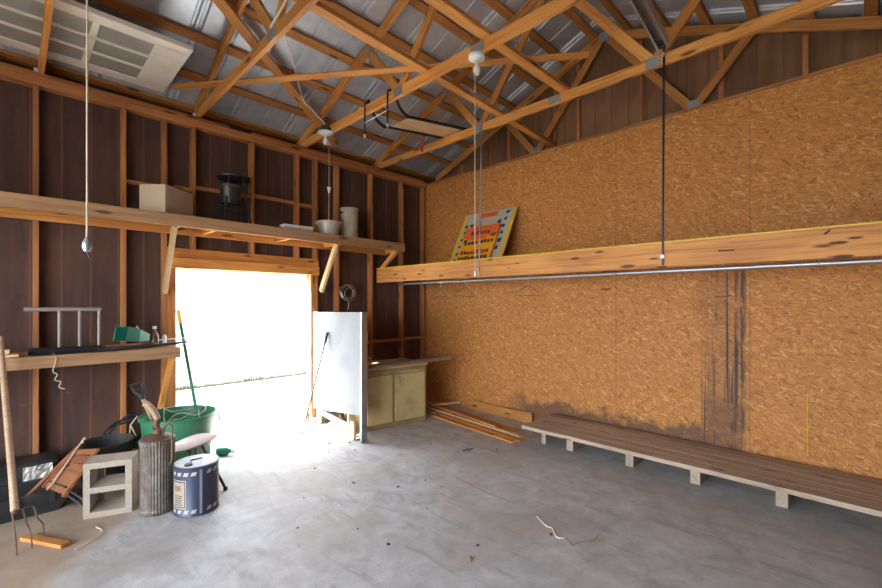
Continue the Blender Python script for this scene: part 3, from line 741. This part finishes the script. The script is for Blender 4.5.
# hose coil on the stud
t = thing('wire_coil', 'coil of wire hung on the wall stud right of the doorway', 'wire coil', (3.2, 4.96, 1.69))
for k, r in enumerate((.10, .088, .112, .075)):
    bm = BM() if k == 0 else bm
    tube(bm, [(3.2 + r * math.cos(j * math.pi / 12) + .008 * k, 4.985 - .012 * k, 1.70 + r * math.sin(j * math.pi / 12) - .006 * k) for j in range(25)], .006, 6)
obj('loops', bm, 'steel', t, smooth=True)
bm = BM(); tube(bm, [(3.03, 4.985, 1.745), (3.12, 4.985, 1.765), (3.16, 4.98, 1.77)], .004, 6); obj('loose_end', bm, 'steel', t, smooth=True)
bm = BM(); tube(bm, [(3.21, 4.97, 1.60), (3.23, 4.975, 1.52), (3.215, 4.985, 1.46)], .004, 6, True); obj('loose_end', bm, 'steel', t, smooth=True)
bm = BM(); lathe(bm, (3.2, 5.0, 1.70), [(.06, 0), (.06, .03), (.05, .035), (0, .035)], 20, True, (0, -1, 0)); obj('spool', bm, 'black', t, smooth=True)

# ------------------------------------------------------------------ overhead items
# panelled door lying on the chords
t = thing('panelled_door', 'old cream panelled door stored flat on the trusses at top left', 'door', (.4, 4.4, 3.62))
dz0, dz1 = 3.622, 3.665
bm = BM(); box2(bm, (-1.0, 3.96, dz0 + .012), (1.0, 4.82, dz1)); obj('back_panel', bm, 'doorpanel', t)
def rail(y0, y1, x0, x1, nm): 
    bm = BM(); box2(bm, (x0, y0, dz0), (x1, y1, dz1 - .002)); obj(nm, bm, 'doorpaint', t, .004)
rail(3.90, 4.02, -1.0, 1.04, 'stile'); rail(4.76, 4.88, -1.0, 1.04, 'stile')
rail(4.0, 4.78, .80, 1.04, 'rail'); rail(4.02, 4.76, .41, .455, 'muntin'); rail(4.02, 4.76, -.34, -.29, 'muntin')
rail(4.25, 4.28, -1.0, .81, 'muntin'); rail(4.50, 4.53, -1.0, .81, 'muntin')

# steel channel on the chords
fm, ln = frame((-.6, .80, 3.668), (3.735, 1.145, 3.668))
bm = BM()
box(bm, (0, 0, .035), (ln, .088, .003)); box(bm, (0, .044, 0), (ln, .003, .072)); box(bm, (0, -.044, 0), (ln, .003, .072)); box(bm, (0, .036, -.036), (ln, .016, .003)); box(bm, (0, -.036, -.036), (ln, .016, .003))
t = thing('steel_track', 'long steel door track lying over the trusses above the right hanger rod', 'track', (3.7, 1.14, 3.63))
obj('channel', bm, 'galv', t, basis=fm)
bm = BM(); box(bm, (ln * .5 - .02, 0, -.01), (.05, .06, .05)); obj('end_bracket', bm, 'blackmetal', t, basis=fm)

# rack hung over the trusses
t = thing('sled_rack', 'black tubular rack with a plywood deck resting across two trusses', 'rack', (3.3, 3.7, 3.63))
for pts in ([(2.60, 3.64, 3.66), (2.75, 3.776, 3.645), (2.90, 3.90, 3.632), (3.08, 3.99, 3.633), (3.15, 3.96, 3.635), (3.83, 3.735, 3.635)], [(2.60, 3.26, 3.66), (2.756, 3.377, 3.645), (2.92, 3.50, 3.632), (3.10, 3.59, 3.633), (3.17, 3.57, 3.635), (3.90, 3.335, 3.635)]):
    bm = BM(); tube(bm, pts, .017, 8, True); obj('side_tube', bm, 'blackmetal', t, smooth=True)
bm = BM(); loft(bm, [[(3.149, 3.945, z), (3.144, 3.575, z), (3.88, 3.345, z), (3.82, 3.725, z)] for z in (3.641, 3.650)]); obj('deck', bm, 'plywood', t)
for y, tl, lab in ((3.66, -.02, 'black steel hook over the truss, left of the pair near the rack'), (3.28, 0, 'black steel hook over the truss, right of the pair beside the rack')):
    t = thing('bike_hook', lab, 'hook', (2.565, y, 3.6), 'black hooks on the truss')
    bm = BM(); tube(bm, [(2.645, y, 3.55), (2.645, y, 3.61), (2.635, y, 3.637), (2.61, y, 3.641), (2.58, y, 3.637), (2.57, y, 3.61), (2.57, y, 3.30)], .009, 8); obj('hook_rod', bm, 'blackmetal', t, smooth=True)
    bm = BM(); lathe(bm, (2.57, y, 3.27), [(.010, 0), (.013, .01), (.012, .035)], 10); obj('tip', bm, 'white', t, smooth=True)
bm = BM(); tube(bm, [(2.566, 3.68, 3.42), (2.566, 3.47, 3.425), (2.566, 3.26, 3.435)], .004, 6); tag(obj('tie_wire', bm, 'wirewhite', None, smooth=True), 'thin pale wire strung between the two black hooks', 'wire')
t = thing('spring_clamp', 'red clamp gripping the truss below the tubular rack', 'clamp', (3.76, 4.06, 3.6))
bm = BM(); tube(bm, [(3.765, 4.035, 3.735), (3.765, 4.07, 3.58), (3.765, 4.085, 3.53)], .010, 8); tube(bm, [(3.745, 4.075, 3.70), (3.75, 4.085, 3.55)], .009, 8); obj('jaws', bm, 'red', t, smooth=True)
bm = BM(); box(bm, (3.76, 4.02, 3.74), (.03, .07, .03)); obj('grip', bm, 'red', t, .004)

# light fixtures on the third truss
def bulb(parent, c):
    bm = BM(); lathe(bm, c, [(.014, 0), (.016, -.03), (.030, -.062), (.031, -.082), (.022, -.105), (0, -.113)], 20); obj('bulb', bm, 'glassbulb', parent, smooth=True)
t = thing('bulb_fixture', 'bare bulb with pull cord under a dark green cap near the door wall', 'light', (2.55, 4.42, 3.53))
bm = BM(); lathe(bm, (2.555, 4.42, 3.535), [(.078, 0), (.075, .03), (.055, .06), (.03, .085), (0, .09)], 24); obj('cap', bm, 'darkteal', t, smooth=True)
bm = BM(); lathe(bm, (2.555, 4.42, 3.50), [(.02, 0), (.045, .008), (.088, .026), (.088, .036), (0, .036)], 24); obj('white_rim', bm, 'white', t, smooth=True)
bulb(t, (2.555, 4.42, 3.50))
bm = BM(); tube(bm, [(2.59, 4.40, 3.50), (2.588, 4.40, 2.90), (2.588, 4.405, 2.42)], .004, 6); pc = obj('pull_cord', bm, 'cord', t)
bm = BM(); lathe(bm, (2.588, 4.40, 2.83), [(.006, 0), (.012, .02), (.018, .055), (.022, .07), (0, .075)], 12); obj('knob', bm, 'white', pc, smooth=True)
t = thing('bulb_holder', 'white porcelain bulb holder with long pull cord under the truss near the ridge', 'light', (2.61, 2.18, 3.53))
bm = BM(); lathe(bm, (2.61, 2.18, 3.485), [(.028, 0), (.034, .012), (.066, .022), (.068, .044), (0, .044)], 24); obj('holder', bm, 'white', t, smooth=True)
bulb(t, (2.61, 2.18, 3.487))
bm = BM(); tube(bm, [(2.588, 2.18, 3.52), (2.588, 2.181, 2.5), (2.588, 2.18, 1.80)], .0035, 6); pc = obj('pull_cord', bm, 'cord', t)
bm = BM(); lathe(bm, (2.588, 2.18, 1.76), [(.006, 0), (.010, .02), (.006, .045)], 10); obj('knob', bm, 'white', pc, smooth=True)
bm = BM(); tube(bm, [(2.535, 4.402, 3.625), (2.36, 4.371, 3.717), (2.262, 4.38, 3.79), (2.081, 4.153, 3.86), (1.80, 3.7, 3.80), (1.48, 3.20, 3.66), (1.40, 3.10, 3.65), (1.365, 3.165, 3.63), (1.36, 3.025, 3.66), (1.355, 2.887, 3.69), (1.34, 2.7, 3.76)], .008, 8, True)
tag(obj('lamp_cable', bm, 'wirewhite', None, smooth=True), 'white electric cable draped from the green-capped fixture up over the truss', 'cable')
t = thing('pull_rope', 'thin twisted rope with metal pull hanging at left from the truss', 'rope', (.2, 2.13, 3.5))
pts = [(.20, 2.13, 3.56), (.2005, 2.13, 2.6), (.20, 2.13, 1.80)]
bm = BM(); tube(bm, pts, .0032, 6); obj('rope', bm, 'cord', t, smooth=True)
bm = BM(); lathe(bm, (.20, 2.13, 1.755), [(.004, .05), (.014, .03), (.016, .012), (.010, -.005), (0, -.008)], 16); obj('metal_pull', bm, 'galv', t, smooth=True)
bm = BM(); tube(bm, [(.20, 2.13, 1.75), (.206, 2.13, 1.735), (.208, 2.13, 1.725)], .003, 6); obj('frayed_end', bm, 'black', t)

# ------------------------------------------------------------------ junk by the door wall
# concrete block on end
t = thing('concrete_block', 'grey two-cell concrete block standing on end beside the old tank', 'concrete block', (.5, 3.98, 0))
F0, F1 = Vector((.348, 3.945)), Vector((.617, 3.838)); ex = (F1 - F0); wB = ex.length; ex.normalize(); ey = Vector((-ex.y, ex.x))
ang = math.atan2(ex.y, ex.x); R3 = Matrix.Rotation(ang, 3, 'Z')
def KP(u, v, z): p = F0 + ex * u + ey * v; return Vector((p.x, p.y, z))
def kbox(bm, a, b_): c = [(p + q) / 2 for p, q in zip(a, b_)]; box(bm, KP(*c), [abs(q - p) for p, q in zip(a, b_)], R3)
bm = BM(); dB = .195
kbox(bm, (0, 0, 0), (.04, dB, .395)); kbox(bm, (wB - .04, 0, 0), (wB, dB, .395))
for z0, z1 in ((.0, .042), (.177, .217), (.353, .395)):
    ring = lambda v, e: [KP(.04, v, z0 - e * (z0 > 0)), KP(wB - .04, v, z0 - e * (z0 > 0)), KP(wB - .04, v, z1 + e * (z1 < .39)), KP(.04, v, z1 + e * (z1 < .39))]
    loft(bm, [ring(.0, 0), ring(dB, .016)])
kbox(bm, (.04, dB - .03, .042), (.08, dB, .36)); kbox(bm, (wB - .08, dB - .03, .042), (wB - .04, dB, .36))
obj('block_body', bm, 'concrete_block', t)

# pump sprayer tank
TX, TY = .758, 3.732
t = thing('pump_tank', 'old ribbed metal tank with wooden pump grip beside the concrete block', 'tank', (TX, TY, 0))
bm = BM(); lathe(bm, (TX, TY, .0), [(.10, .002), (.112, .01), (.114, .03), (.109, .04)] + [(.108, z) for z in (.1, .2, .3, .4)] + [(.109, .50), (.115, .51), (.115, .535), (.106, .545)], 72, True, rib=lambda j: 1 + .03 * (j % 2)); obj('tank_body', bm, 'tank', t)
bm = BM(); lathe(bm, (TX, TY, .54), [(.104, 0), (.085, .018), (.045, .034), (.035, .04), (.035, .07), (.022, .075), (0, .075)], 28); obj('top_cap', bm, 'rust', t, smooth=True)
bm = BM(); tube(bm, [(TX, TY, .60), (TX - .01, TY, .655), (TX + .0, TY + .005, .69)], .022, 10, True); tube(bm, [(TX - .03, TY, .62), (TX + .012, TY, .665)], .016, 8); obj('pump_collar', bm, 'rust', t, smooth=True)
bm = BM(); tube(bm, [(TX + .0, TY, .68), (TX - .02, TY + .015, .735), (TX - .05, TY + .035, .785), (TX - .075, TY + .05, .805)], .021, 12, True, .024); obj('wooden_grip', bm, 'handle', t, smooth=True)
bm = BM(); tube(bm, [(TX + .02, TY - .055, .56), (TX + .025, TY - .09, .63), (TX + .04, TY - .125, .662), (TX + .06, TY - .145, .64), (TX + .06, TY - .145, .54), (TX + .06, TY - .14, .40), (TX + .05, TY - .12, .36)], .007, 8, True); obj('bail', bm, 'rust', t, smooth=True)

# blue tin
BX, BY = .970, 3.555
rT = .148
t = thing('grease_tin', 'blue printed metal tin with white stripes on the concrete floor', 'tin', (BX, BY, 0))
bm = BM(); lathe(bm, (BX, BY, 0), [(.143, .002), (rT + .003, .006), (rT + .003, .016), (rT, .02), (rT, .342), (rT + .004, .346), (rT + .004, .358), (rT - .004, .360)], 48); obj('tin_body', bm, 'tubblue', t, smooth=True)
bm = BM(); lathe(bm, (BX, BY, .352), [(rT - .003, .004), (rT - .006, .0105), (0, .0105)], 40); ld = obj('lid', bm, 'tublid', t, smooth=True)
bm = BM(); tube(bm, [(BX - .035, BY + .025, .366), (BX - .035, BY - .03, .385), (BX + .03, BY - .035, .385), (BX + .03, BY + .025, .366), (BX - .035, BY + .025, .366)], .004, 6); obj('wire_handle', bm, 'blackmetal', ld)
bm = BM(); lathe(bm, (BX - .07, BY - .06, .36), [(.026, 0), (.026, .012), (0, .013)], 16); obj('spout_cap', bm, 'ink', ld)
def onT(a, z, h=.0015): return Vector((BX + (rT + h) * math.cos(a), BY + (rT + h) * math.sin(a), z))
def patch(bm, a0, a1, z0, z1, skew=0, h=.0012, n=6):
    loft(bm, [[onT(a0 + (a1 - a0) * k / n, z0, h), onT(a0 + (a1 - a0) * k / n + skew, z1, h)] for k in range(n + 1)], False, False)
aC = math.atan2(-BY, -BX)       # direction to the room's middle
bm = BM()
for z in (.030, .300):
    for k in range(18):
        a = k * 2 * math.pi / 18
        if abs((a - aC - .2 + math.pi) % (2 * math.pi) - math.pi) < .14: continue
        patch(bm, a, a + .21, z, z + .026, .07)
obj('white_stripes', bm, 'tubwhite', t)
bm = BM(); patch(bm, aC + .13, aC + .25, .02, .34, 0, .002); obj('side_seam', bm, 'plate', t)
for a in (aC + 1.55, aC - .88):
    bm = BM(); patch(bm, a - .42, a + .42, .065, .27, 0, .0011); bl = obj('label_border', bm, 'tubwhite', t)
    bm = BM(); patch(bm, a - .385, a + .385, .072, .263, 0, .0016); obj('label_panel', bm, 'ink', bl)
    bm = BM(); patch(bm, a - .35, a + .35, .080, .255, 0, .0021); obj('label_face', bm, 'label', bl)
tx = bpy.data.curves.new('letters', 'FONT'); tx.body = 'BE'; tx.size = .058; tx.extrude = .0004
to = bpy.data.objects.new('letters', tx); COL.objects.link(to)
dg = bpy.context.evaluated_depsgraph_get()
me0 = bpy.data.meshes.new_from_object(to.evaluated_get(dg))
bpy.data.objects.remove(to)
bm = BM(); bm.from_mesh(me0); bpy.data.meshes.remove(me0)
bmesh.ops.triangulate(bm, faces=bm.faces)
for v in bm.verts:
    a = aC - .88 + .30 - (.075 - v.co.x) / rT
    v.co = onT(a, .195 + v.co.y * .9, .0026 + v.co.z)
obj('lettering', bm, 'ink', bl)
bm = BM()
for k in range(5): patch(bm, aC - 1.12, aC - .64 - .03 * (k % 2), .155 - k * .016, .161 - k * .016, 0, .0026)
obj('fine_print', bm, 'ink', bl)

# green bin with tools
GX, GY = 1.10, 4.56
t = thing('green_bin', 'large round green plastic bin beside the doorway', 'bin', (GX, GY, 0))
bm = BM(); lathe(bm, (GX, GY, 0), [(0, .002), (.235, .002), (.245, .02), (.285, .33), (.292, .335), (.305, .50), (.298, .50), (.285, .34), (.236, .02), (0, .012)], 40, False); obj('bin_body', bm, 'green', t, smooth=True)
bm = BM(); lathe(bm, (GX, GY, .495), [(.300, -.012), (.322, -.008), (.324, .012), (.314, .022), (.300, .018)], 40, False); obj('rim', bm, 'green', t, smooth=True)
bm = BM(); tube(bm, [(GX + .31, GY - .07, .48), (GX + .335, GY - .06, .40), (GX + .335, GY + .06, .40), (GX + .31, GY + .07, .48)], .008, 6, True); obj('rope_handle', bm, 'cord', t, smooth=True)
t = thing('spade', 'spade with black grip standing in the green bin', 'spade', (1.03, 4.58, .1))
a, b_ = Vector((1.03, 4.56, .06)), Vector((.822, 4.640, .694))
bm = BM(); tube(bm, [a, b_], .016, 10); obj('shaft', bm, 'handle', t, smooth=True)
dv = (b_ - a).normalized(); sd = Vector((.70, -.71, 0)); sd = (sd - dv * sd.dot(dv)).normalized()
g0 = b_ - dv * .02; g1 = b_ + dv * .13
bm = BM(); tube(bm, [g0, b_ + dv * .02], .022, 10); tube(bm, [b_ + dv * .0, b_ + sd * .045 + dv * .06, g1 + sd * .05], .013, 8, True); tube(bm, [b_ + dv * .0, b_ - sd * .045 + dv * .06, g1 - sd * .05], .013, 8, True); tube(bm, [g1 - sd * .058, g1 + sd * .058], .015, 8); obj('grip', bm, 'black', t, smooth=True)
t = thing('garden_rake_pole', 'green pole with yellow tip standing in the bin against the door post', 'pole', (1.26, 4.6, .1))
a, b_ = Vector((1.30, 4.50, .06)), Vector((1.185, 4.96, 1.475)); m_ = a.lerp(b_, .90)
bm = BM(); tube(bm, [a, m_], .015, 8); obj('shaft', bm, 'greenpole', t, smooth=True)
bm = BM(); tube(bm, [m_, b_], .018, 8); obj('tip', bm, 'yellow', t, smooth=True)
bm = BM(); pts = []
for k in range(30):
    an = k * .55; r = .17 + .05 * math.sin(k * .9); pts.append((GX + r * math.cos(an), GY + r * math.sin(an), .44 + .09 * math.sin(k * .37) + .03 * math.sin(k * 1.7)))
tube(bm, pts, .004, 6, True); tag(obj('wire_loops', bm, 'dull', None, smooth=True), 'loose loops of pale wire sticking out of the green bin', 'wire')
bm = BM(); pts = []
for k in range(30):
    an = k * .62; r = .13 + .03 * math.sin(k * 1.3); pts.append((.735 + r * math.cos(an), 4.86 + .05 * math.sin(an) , .34 + r * math.sin(an) + .02 * math.sin(k)))
tube(bm, pts, .010, 6, True); tag(obj('black_hose', bm, 'black', None, smooth=True), 'tangle of black hose between the wall studs and the green bin', 'hose')
bm = BM(); tube(bm, [(.72, 4.74, .02), (.755, 4.76, .43), (.80, 4.72, .51)], .006, 6); tube(bm, [(.755, 4.76, .43), (.79, 4.72, .33)], .006, 6); tag(obj('bent_wire_stake', bm, 'cord', None, smooth=True), 'pale bent wire stake leaning behind the metal tank', 'stake')
t = thing('spray_bottle', 'teal plastic bottle lying on the floor by the green bin', 'bottle', (1.49, 4.60, 0))
bm = BM(); lathe(bm, (1.455, 4.645, .043), [(0, 0), (.036, .002), (.042, .012), (.042, .10), (.018, .13), (.018, .145)], 20, True, (.75, -.66, .0)); obj('bottle_body', bm, 'teal', t, smooth=True)
bm = BM(); lathe(bm, (1.455 + .75 * .145, 4.645 - .66 * .145, .043), [(.021, 0), (.021, .03), (0, .031)], 16, True, (.75, -.66, 0)); obj('cap', bm, 'white', t, smooth=True)

# stool with worn seat
t = thing('seat_stool', 'low metal stool with worn pinkish seat in front of the green bin', 'stool', (1.05, 3.93, 0))
c0 = Vector((1.05, 3.95, .38)); u = Vector((.72, .56, 0)).normalized(); w_ = Vector((-u.y, u.x, 0))
n1, n2 = 16, 8
def seat_pt(a, r, dz):
    p = c0 + u * (.235 * r * math.copysign(abs(math.cos(a)) ** .75, math.cos(a))) + w_ * (.125 * r * math.copysign(abs(math.sin(a)) ** .75, math.sin(a)))
    uu = (p - c0).dot(u); ww = (p - c0).dot(w_)
    return p + Vector((0, 0, dz + .10 * ww * ww / .0156 * .28 + .13 * uu * uu * 3.2 - .012 * r))
rings = [[seat_pt(2 * math.pi * j / 28, r, 0) for j in range(28)] for r in (.02, .3, .6, .85, .96, 1.0)] + [[seat_pt(2 * math.pi * j / 28, r, -.012) for j in range(28)] for r in (1.0, .6, .05)]
bm = BM(); loft(bm, rings); obj('seat', bm, 'seat', t, smooth=True)
for s1, s2, mt in ((1, -1, 'blackmetal'), (-1, -1, 'cord'), (1, 1, 'rust'), (-1, 1, 'rust')):
    top = c0 + u * (.10 * s1) + w_ * (.06 * s2); foot = c0 + u * (.225 * s1) + w_ * (.11 * s2); foot.z = .012
    if (s1, s2) == (1, -1): foot = Vector((1.238, 3.745, .012)); top = Vector((1.10, 3.90, .375))
    bm = BM(); tube(bm, [top, foot], .011, 8); lg = obj('leg', bm, 'rust', t, smooth=True)
    bm = BM(); lathe(bm, foot - Vector((0, 0, .012)), [(.017, 0), (.017, .024), (0, .03)], 12); obj('rubber_foot', bm, 'black', lg, smooth=True)
bm = BM(); tube(bm, [c0 + u * .12 + w_ * .05 - Vector((0, 0, .02)), c0 - u * .12 + w_ * .05 - Vector((0, 0, .02))], .010, 8); tube(bm, [c0 + u * .12 - w_ * .05 - Vector((0, 0, .02)), c0 - u * .12 - w_ * .05 - Vector((0, 0, .02))], .010, 8); obj('under_frame', bm, 'rust', t, smooth=True)

# black rubber tub behind the block
bm = BM(); lathe(bm, (.555, 4.60, 0), [(0, .002), (.15, .002), (.198, .345), (.21, .35), (.212, .365), (.198, .368), (.145, .02), (0, .015)], 36, False)
tag(obj('rubber_tub', bm, 'rubber', None, smooth=True), 'dark round rubber tub behind the concrete block', 'tub')

# black trough and case at the far left
t = thing('plastic_trough', 'long black plastic trough on the floor below the work shelf', 'trough', (-.1, 4.4, 0))
def rr(x0, x1, y0, y1, z, r=.05):
    out = []
    for cx_, cy_, a0 in ((x1 - r, y1 - r, 0), (x0 + r, y1 - r, 90), (x0 + r, y0 + r, 180), (x1 - r, y0 + r, 270)):
        for k in range(4): a = math.radians(a0 + k * 30); out.append((cx_ + r * math.cos(a), cy_ + r * math.sin(a), z))
    return out
bm = BM(); loft(bm, [rr(-.55, .27, 4.27, 4.52, .003), rr(-.58, .30, 4.24, 4.55, .085), rr(-.60, .315, 4.225, 4.565, .09), rr(-.61, .33, 4.21, 4.57, .175), rr(-.59, .31, 4.23, 4.55, .175), rr(-.56, .28, 4.26, 4.52, .03)], True, True); obj('trough_body', bm, 'black', t)
for x in (-.45, -.2, .02, .2):
    bm = BM(); box(bm, (x, 4.212, .13), (.03, .014, .07)); obj('rib', bm, 'black', t)
t = thing('black_case', 'black plastic case standing against the wall behind the trough', 'case', (-.15, 4.75, 0))
bm = BM(); loft(bm, [rr(-.60, .26, 4.62, 4.92, .002, .03), rr(-.60, .26, 4.62, 4.92, .27, .03), rr(-.58, .24, 4.64, 4.90, .29, .03)]); obj('case_body', bm, 'black', t)
bm = BM(); box(bm, (-.1, 4.615, .24), (.14, .02, .03)); obj('handle', bm, 'blackmetal', t, .004)
bm = BM(); rnd = random.Random(11)
nx, nz = 10, 8
g = [[bm.verts.new((.05 + .17 * i / nx, 4.606 + rnd.random() * .010 - .004 - .0 * j, .10 + .17 * j / nz)) for j in range(nz + 1)] for i in range(nx + 1)]
for i in range(nx):
    for j in range(nz): bm.faces.new((g[i][j], g[i + 1][j], g[i + 1][j + 1], g[i][j + 1]))
o = obj('foil_sheet', bm, 'foil'); md = o.modifiers.new('thick', 'SOLIDIFY'); md.thickness = .002
tag(o, 'crumpled speckled silver sheet against the black case', 'sheet')

# slatted wooden frame leaning on the block
t = thing('slatted_frame', 'reddish slatted wooden frame leaning over the black trough', 'frame', (.3, 4.2, .2))
TL, TR, BR_, BL = Vector((.345, 4.41, .378)), Vector((.455, 4.165, .425)), Vector((.262, 4.08, .165)), Vector((.165, 4.315, .187))
nrm = (TR - TL).cross(BL - TL).normalized()
beam('side_rail', TL, BL - (TL - BL) * .05, .022, .028, 'darkwood', t, up=nrm); beam('side_rail', TR, BR_ - (TR - BR_) * .05, .022, .028, 'darkwood', t, up=nrm)
for k, (f, wd) in enumerate(((.05, .045), (.24, .06), (.43, .05), (.64, .085), (.80, .03), (.95, .04))):
    p, q = TL.lerp(BL, f), TR.lerp(BR_, f)
    beam('slat', p + (p - q) * .06, q - (p - q) * .06, wd, .012, 'darkwood', t, up=nrm)
bm = BM(); tube(bm, [(.283, 4.195, .165), (.395, 4.03, .075)], .010, 8); tube(bm, [(.262, 4.185, .15), (.36, 4.02, .07)], .010, 8); obj('black_legs', bm, 'blackmetal', t)
t = thing('wooden_stick', 'long reddish stick with pale cord on its end, leaning behind the slatted frame', 'stick', (.2, 4.35, .2))
bm = BM(); tube(bm, [(.395, 4.445, .435), (.06, 4.30, .135)], .012, 8); obj('stick', bm, 'darkwood', t, smooth=True)
bm = BM(); tube(bm, [(.40, 4.44, .47), (.395, 4.435, .445), (.375, 4.42, .425), (.33, 4.36, .38), (.22, 4.25, .24), (.17, 4.21, .19)], .006, 6, True); tube(bm, [(.41, 4.44, .455), (.385, 4.43, .45), (.39, 4.42, .43)], .006, 6); obj('cord', bm, 'cord', t, smooth=True)

# garden fork
t = thing('garden_fork', 'garden fork leaning with its tines down at the far left', 'fork', (.03, 3.75, 0))
h0 = Vector((.004, 3.815, .25)); h1 = Vector((-.07, 4.46, 1.30))
bm = BM(); tube(bm, [h0 - (h1 - h0).normalized() * .02, h0.lerp(h1, .12), h1], .022, 10, False, .017); obj('shaft', bm, 'handle', t, smooth=True)
bm = BM(); tube(bm, [h0 + Vector((0, .02, .03)), h0 - Vector((0, .03, .03))], .016, 8); obj('socket', bm, 'rust', t, smooth=True)
for fx, fy, sx in ((.014, 3.669, -.01), (.081, 3.706, .04), (.141, 3.80, .09)):
    hb = h0 + Vector((0, -.03, -.02))
    bm = BM(); tube(bm, [hb, hb + Vector((sx * .9, .035 * sx / .09, .0)), hb + Vector((sx + (fx - sx) * .3, .04 * sx / .09 - .02, -.08)), (fx - .005, fy + .03, .09), (fx, fy, .004)], .006, 6, True, .004); obj('tine', bm, 'rust', t, smooth=True)
tag(beam('wood_scrap', (.05, 3.895, .014), (.232, 3.58, .014), .055, .024, 'shelfwood'), 'small flat scrap of wood on the dirty floor beside the fork', 'board')

# floor litter
bm = BM(); tube(bm, [(2.667, 1.661, .004), (2.60, 1.545, .004), (2.60, 1.50, .004), (2.52, 1.42, .006), (2.55, 1.38, .005)], .0035, 6, True)
tag(obj('white_string', bm, 'wirewhite', None, smooth=True), 'thin white string lying curled on the concrete floor', 'string')
bm = BM(); tube(bm, [(2.55, 1.39, .004), (2.53, 1.345, .004), (2.50, 1.30, .004), (2.56, 1.29, .006), (2.62, 1.25, .004), (2.70, 1.18, .005)], .0028, 6, True); tube(bm, [(2.62, 1.25, .004), (2.70, 1.23, .006), (2.75, 1.24, .004)], .0024, 6, True)
tag(obj('dry_twig', bm, 'dirtpale', None, smooth=True), 'thin dry forked twig on the floor beside the white string', 'twig')
def crumb(x, y, r, mat, seed):
    rn = random.Random(seed); bm = BM(); bmesh.ops.create_icosphere(bm, subdivisions=1, radius=r)
    for v in bm.verts: v.co *= .7 + .5 * rn.random(); v.co.z *= .55
    mz = min(v.co.z for v in bm.verts)
    bmesh.ops.translate(bm, verts=bm.verts, vec=(x, y, -mz)); return obj('pebble' if mat == 'pebble' else 'dry_leaf', bm, mat)
bm = BM(); tube(bm, [(.40, 3.74, .005), (.42, 3.64, .012), (.37, 3.55, .010), (.27, 3.50, .005)], .004, 6, True)
tag(obj('bent_cane', bm, 'cord', None, smooth=True), 'thin bent cane on the dirty floor in front of the concrete block', 'cane')
bm = BM(); tube(bm, [(3.30, 2.95, .004), (3.36, 2.92, .008), (3.44, 2.93, .004)], .006, 6, True); tube(bm, [(3.36, 2.92, .008), (3.40, 2.99, .004)], .004, 6)
tag(obj('dark_twig', bm, 'pebble', None, smooth=True), 'small dark twig on the concrete between the white panel and the platform', 'twig')
o = crumb(1.932, 1.675, .022, 'dirtpale', 1); tag(o, 'largest crumpled dry leaf alone on the front of the concrete floor', 'leaf')
rn = random.Random(21)
for k in range(26):
    dd = 2.2 + rn.random() * 3.0; a = (rn.random() - .55) * 1.0
    cx_, dp = a * dd * .62, dd
    x, y = .7035 * cx_ + .7107 * dp, -.7107 * cx_ + .7035 * dp
    if x > 3.85 or y > 4.6 or (y > 3.3 and x < 1.5): continue
    o = crumb(x, y, .006 + .008 * rn.random(), 'pebble', k)
    tag(o, 'tiny dark crumb of dirt scattered on the open concrete floor', 'crumb', 'dirt crumbs on the floor')
bm = BM(); tube(bm, [(4.712, .31, .26), (4.713, .31, .80)], .004, 6); tag(obj('yellow_cord', bm, 'olive', None), 'thin yellow cord hanging low on the strand board right of the stain', 'cord')
for y, z, dy, lab in ((.98, 1.607, -.13, 'long rusty nail in the strand board inside the dark stain'), (2.10, 1.705, -.13, 'long rusty nail in the strand board below the pipe, left of the stain')):
    bm = BM(); tube(bm, [(4.72, y, z), (4.69, y + dy * .4, z), (4.66, y + dy, z + .012)], .006, 6); tag(obj('wall_nail', bm, 'rust', None), lab, 'nail')
# building across the path
t = thing('white_building', 'white wall of the building across the path, seen through the doorway', 'building', (4, 8.75, 0))
bm = BM(); box2(bm, (-3, 8.75, -.15), (13, 12.5, 2.75)); obj('wall', bm, 'whitewall', t)
bm = BM(); loft(bm, [[(x, 8.55, 2.72), (x, 10.6, 3.35), (x, 12.7, 2.72), (x, 12.7, 2.78), (x, 10.6, 3.42), (x, 8.55, 2.78)] for x in (-3.2, 13.2)]); obj('roof', bm, 'galv', t)
# weeds at the edge of the path outside
bm = BM(); rn = random.Random(4)
for k in range(1400):
    x = 1.2 + 5 * k / 1400 + rn.random() * .02; h = .01 + .085 * rn.random() ** 2 * (.3 + abs(math.sin(x * 2.3) * math.sin(x * 5.1))); dx = (rn.random() - .5) * .08
    y = 8.6 + rn.random() * .12
    loft(bm, [[(x - .012, y, -.014), (x + .012, y, -.014), (x, y + .012, -.014)], [(x + dx, y, h), (x + dx + .002, y, h), (x + dx, y + .002, h)]])
tag(obj('weeds', bm, 'weeds'), 'low line of dry weeds on the bright ground outside the doorway', 'weeds', None, 'stuff')
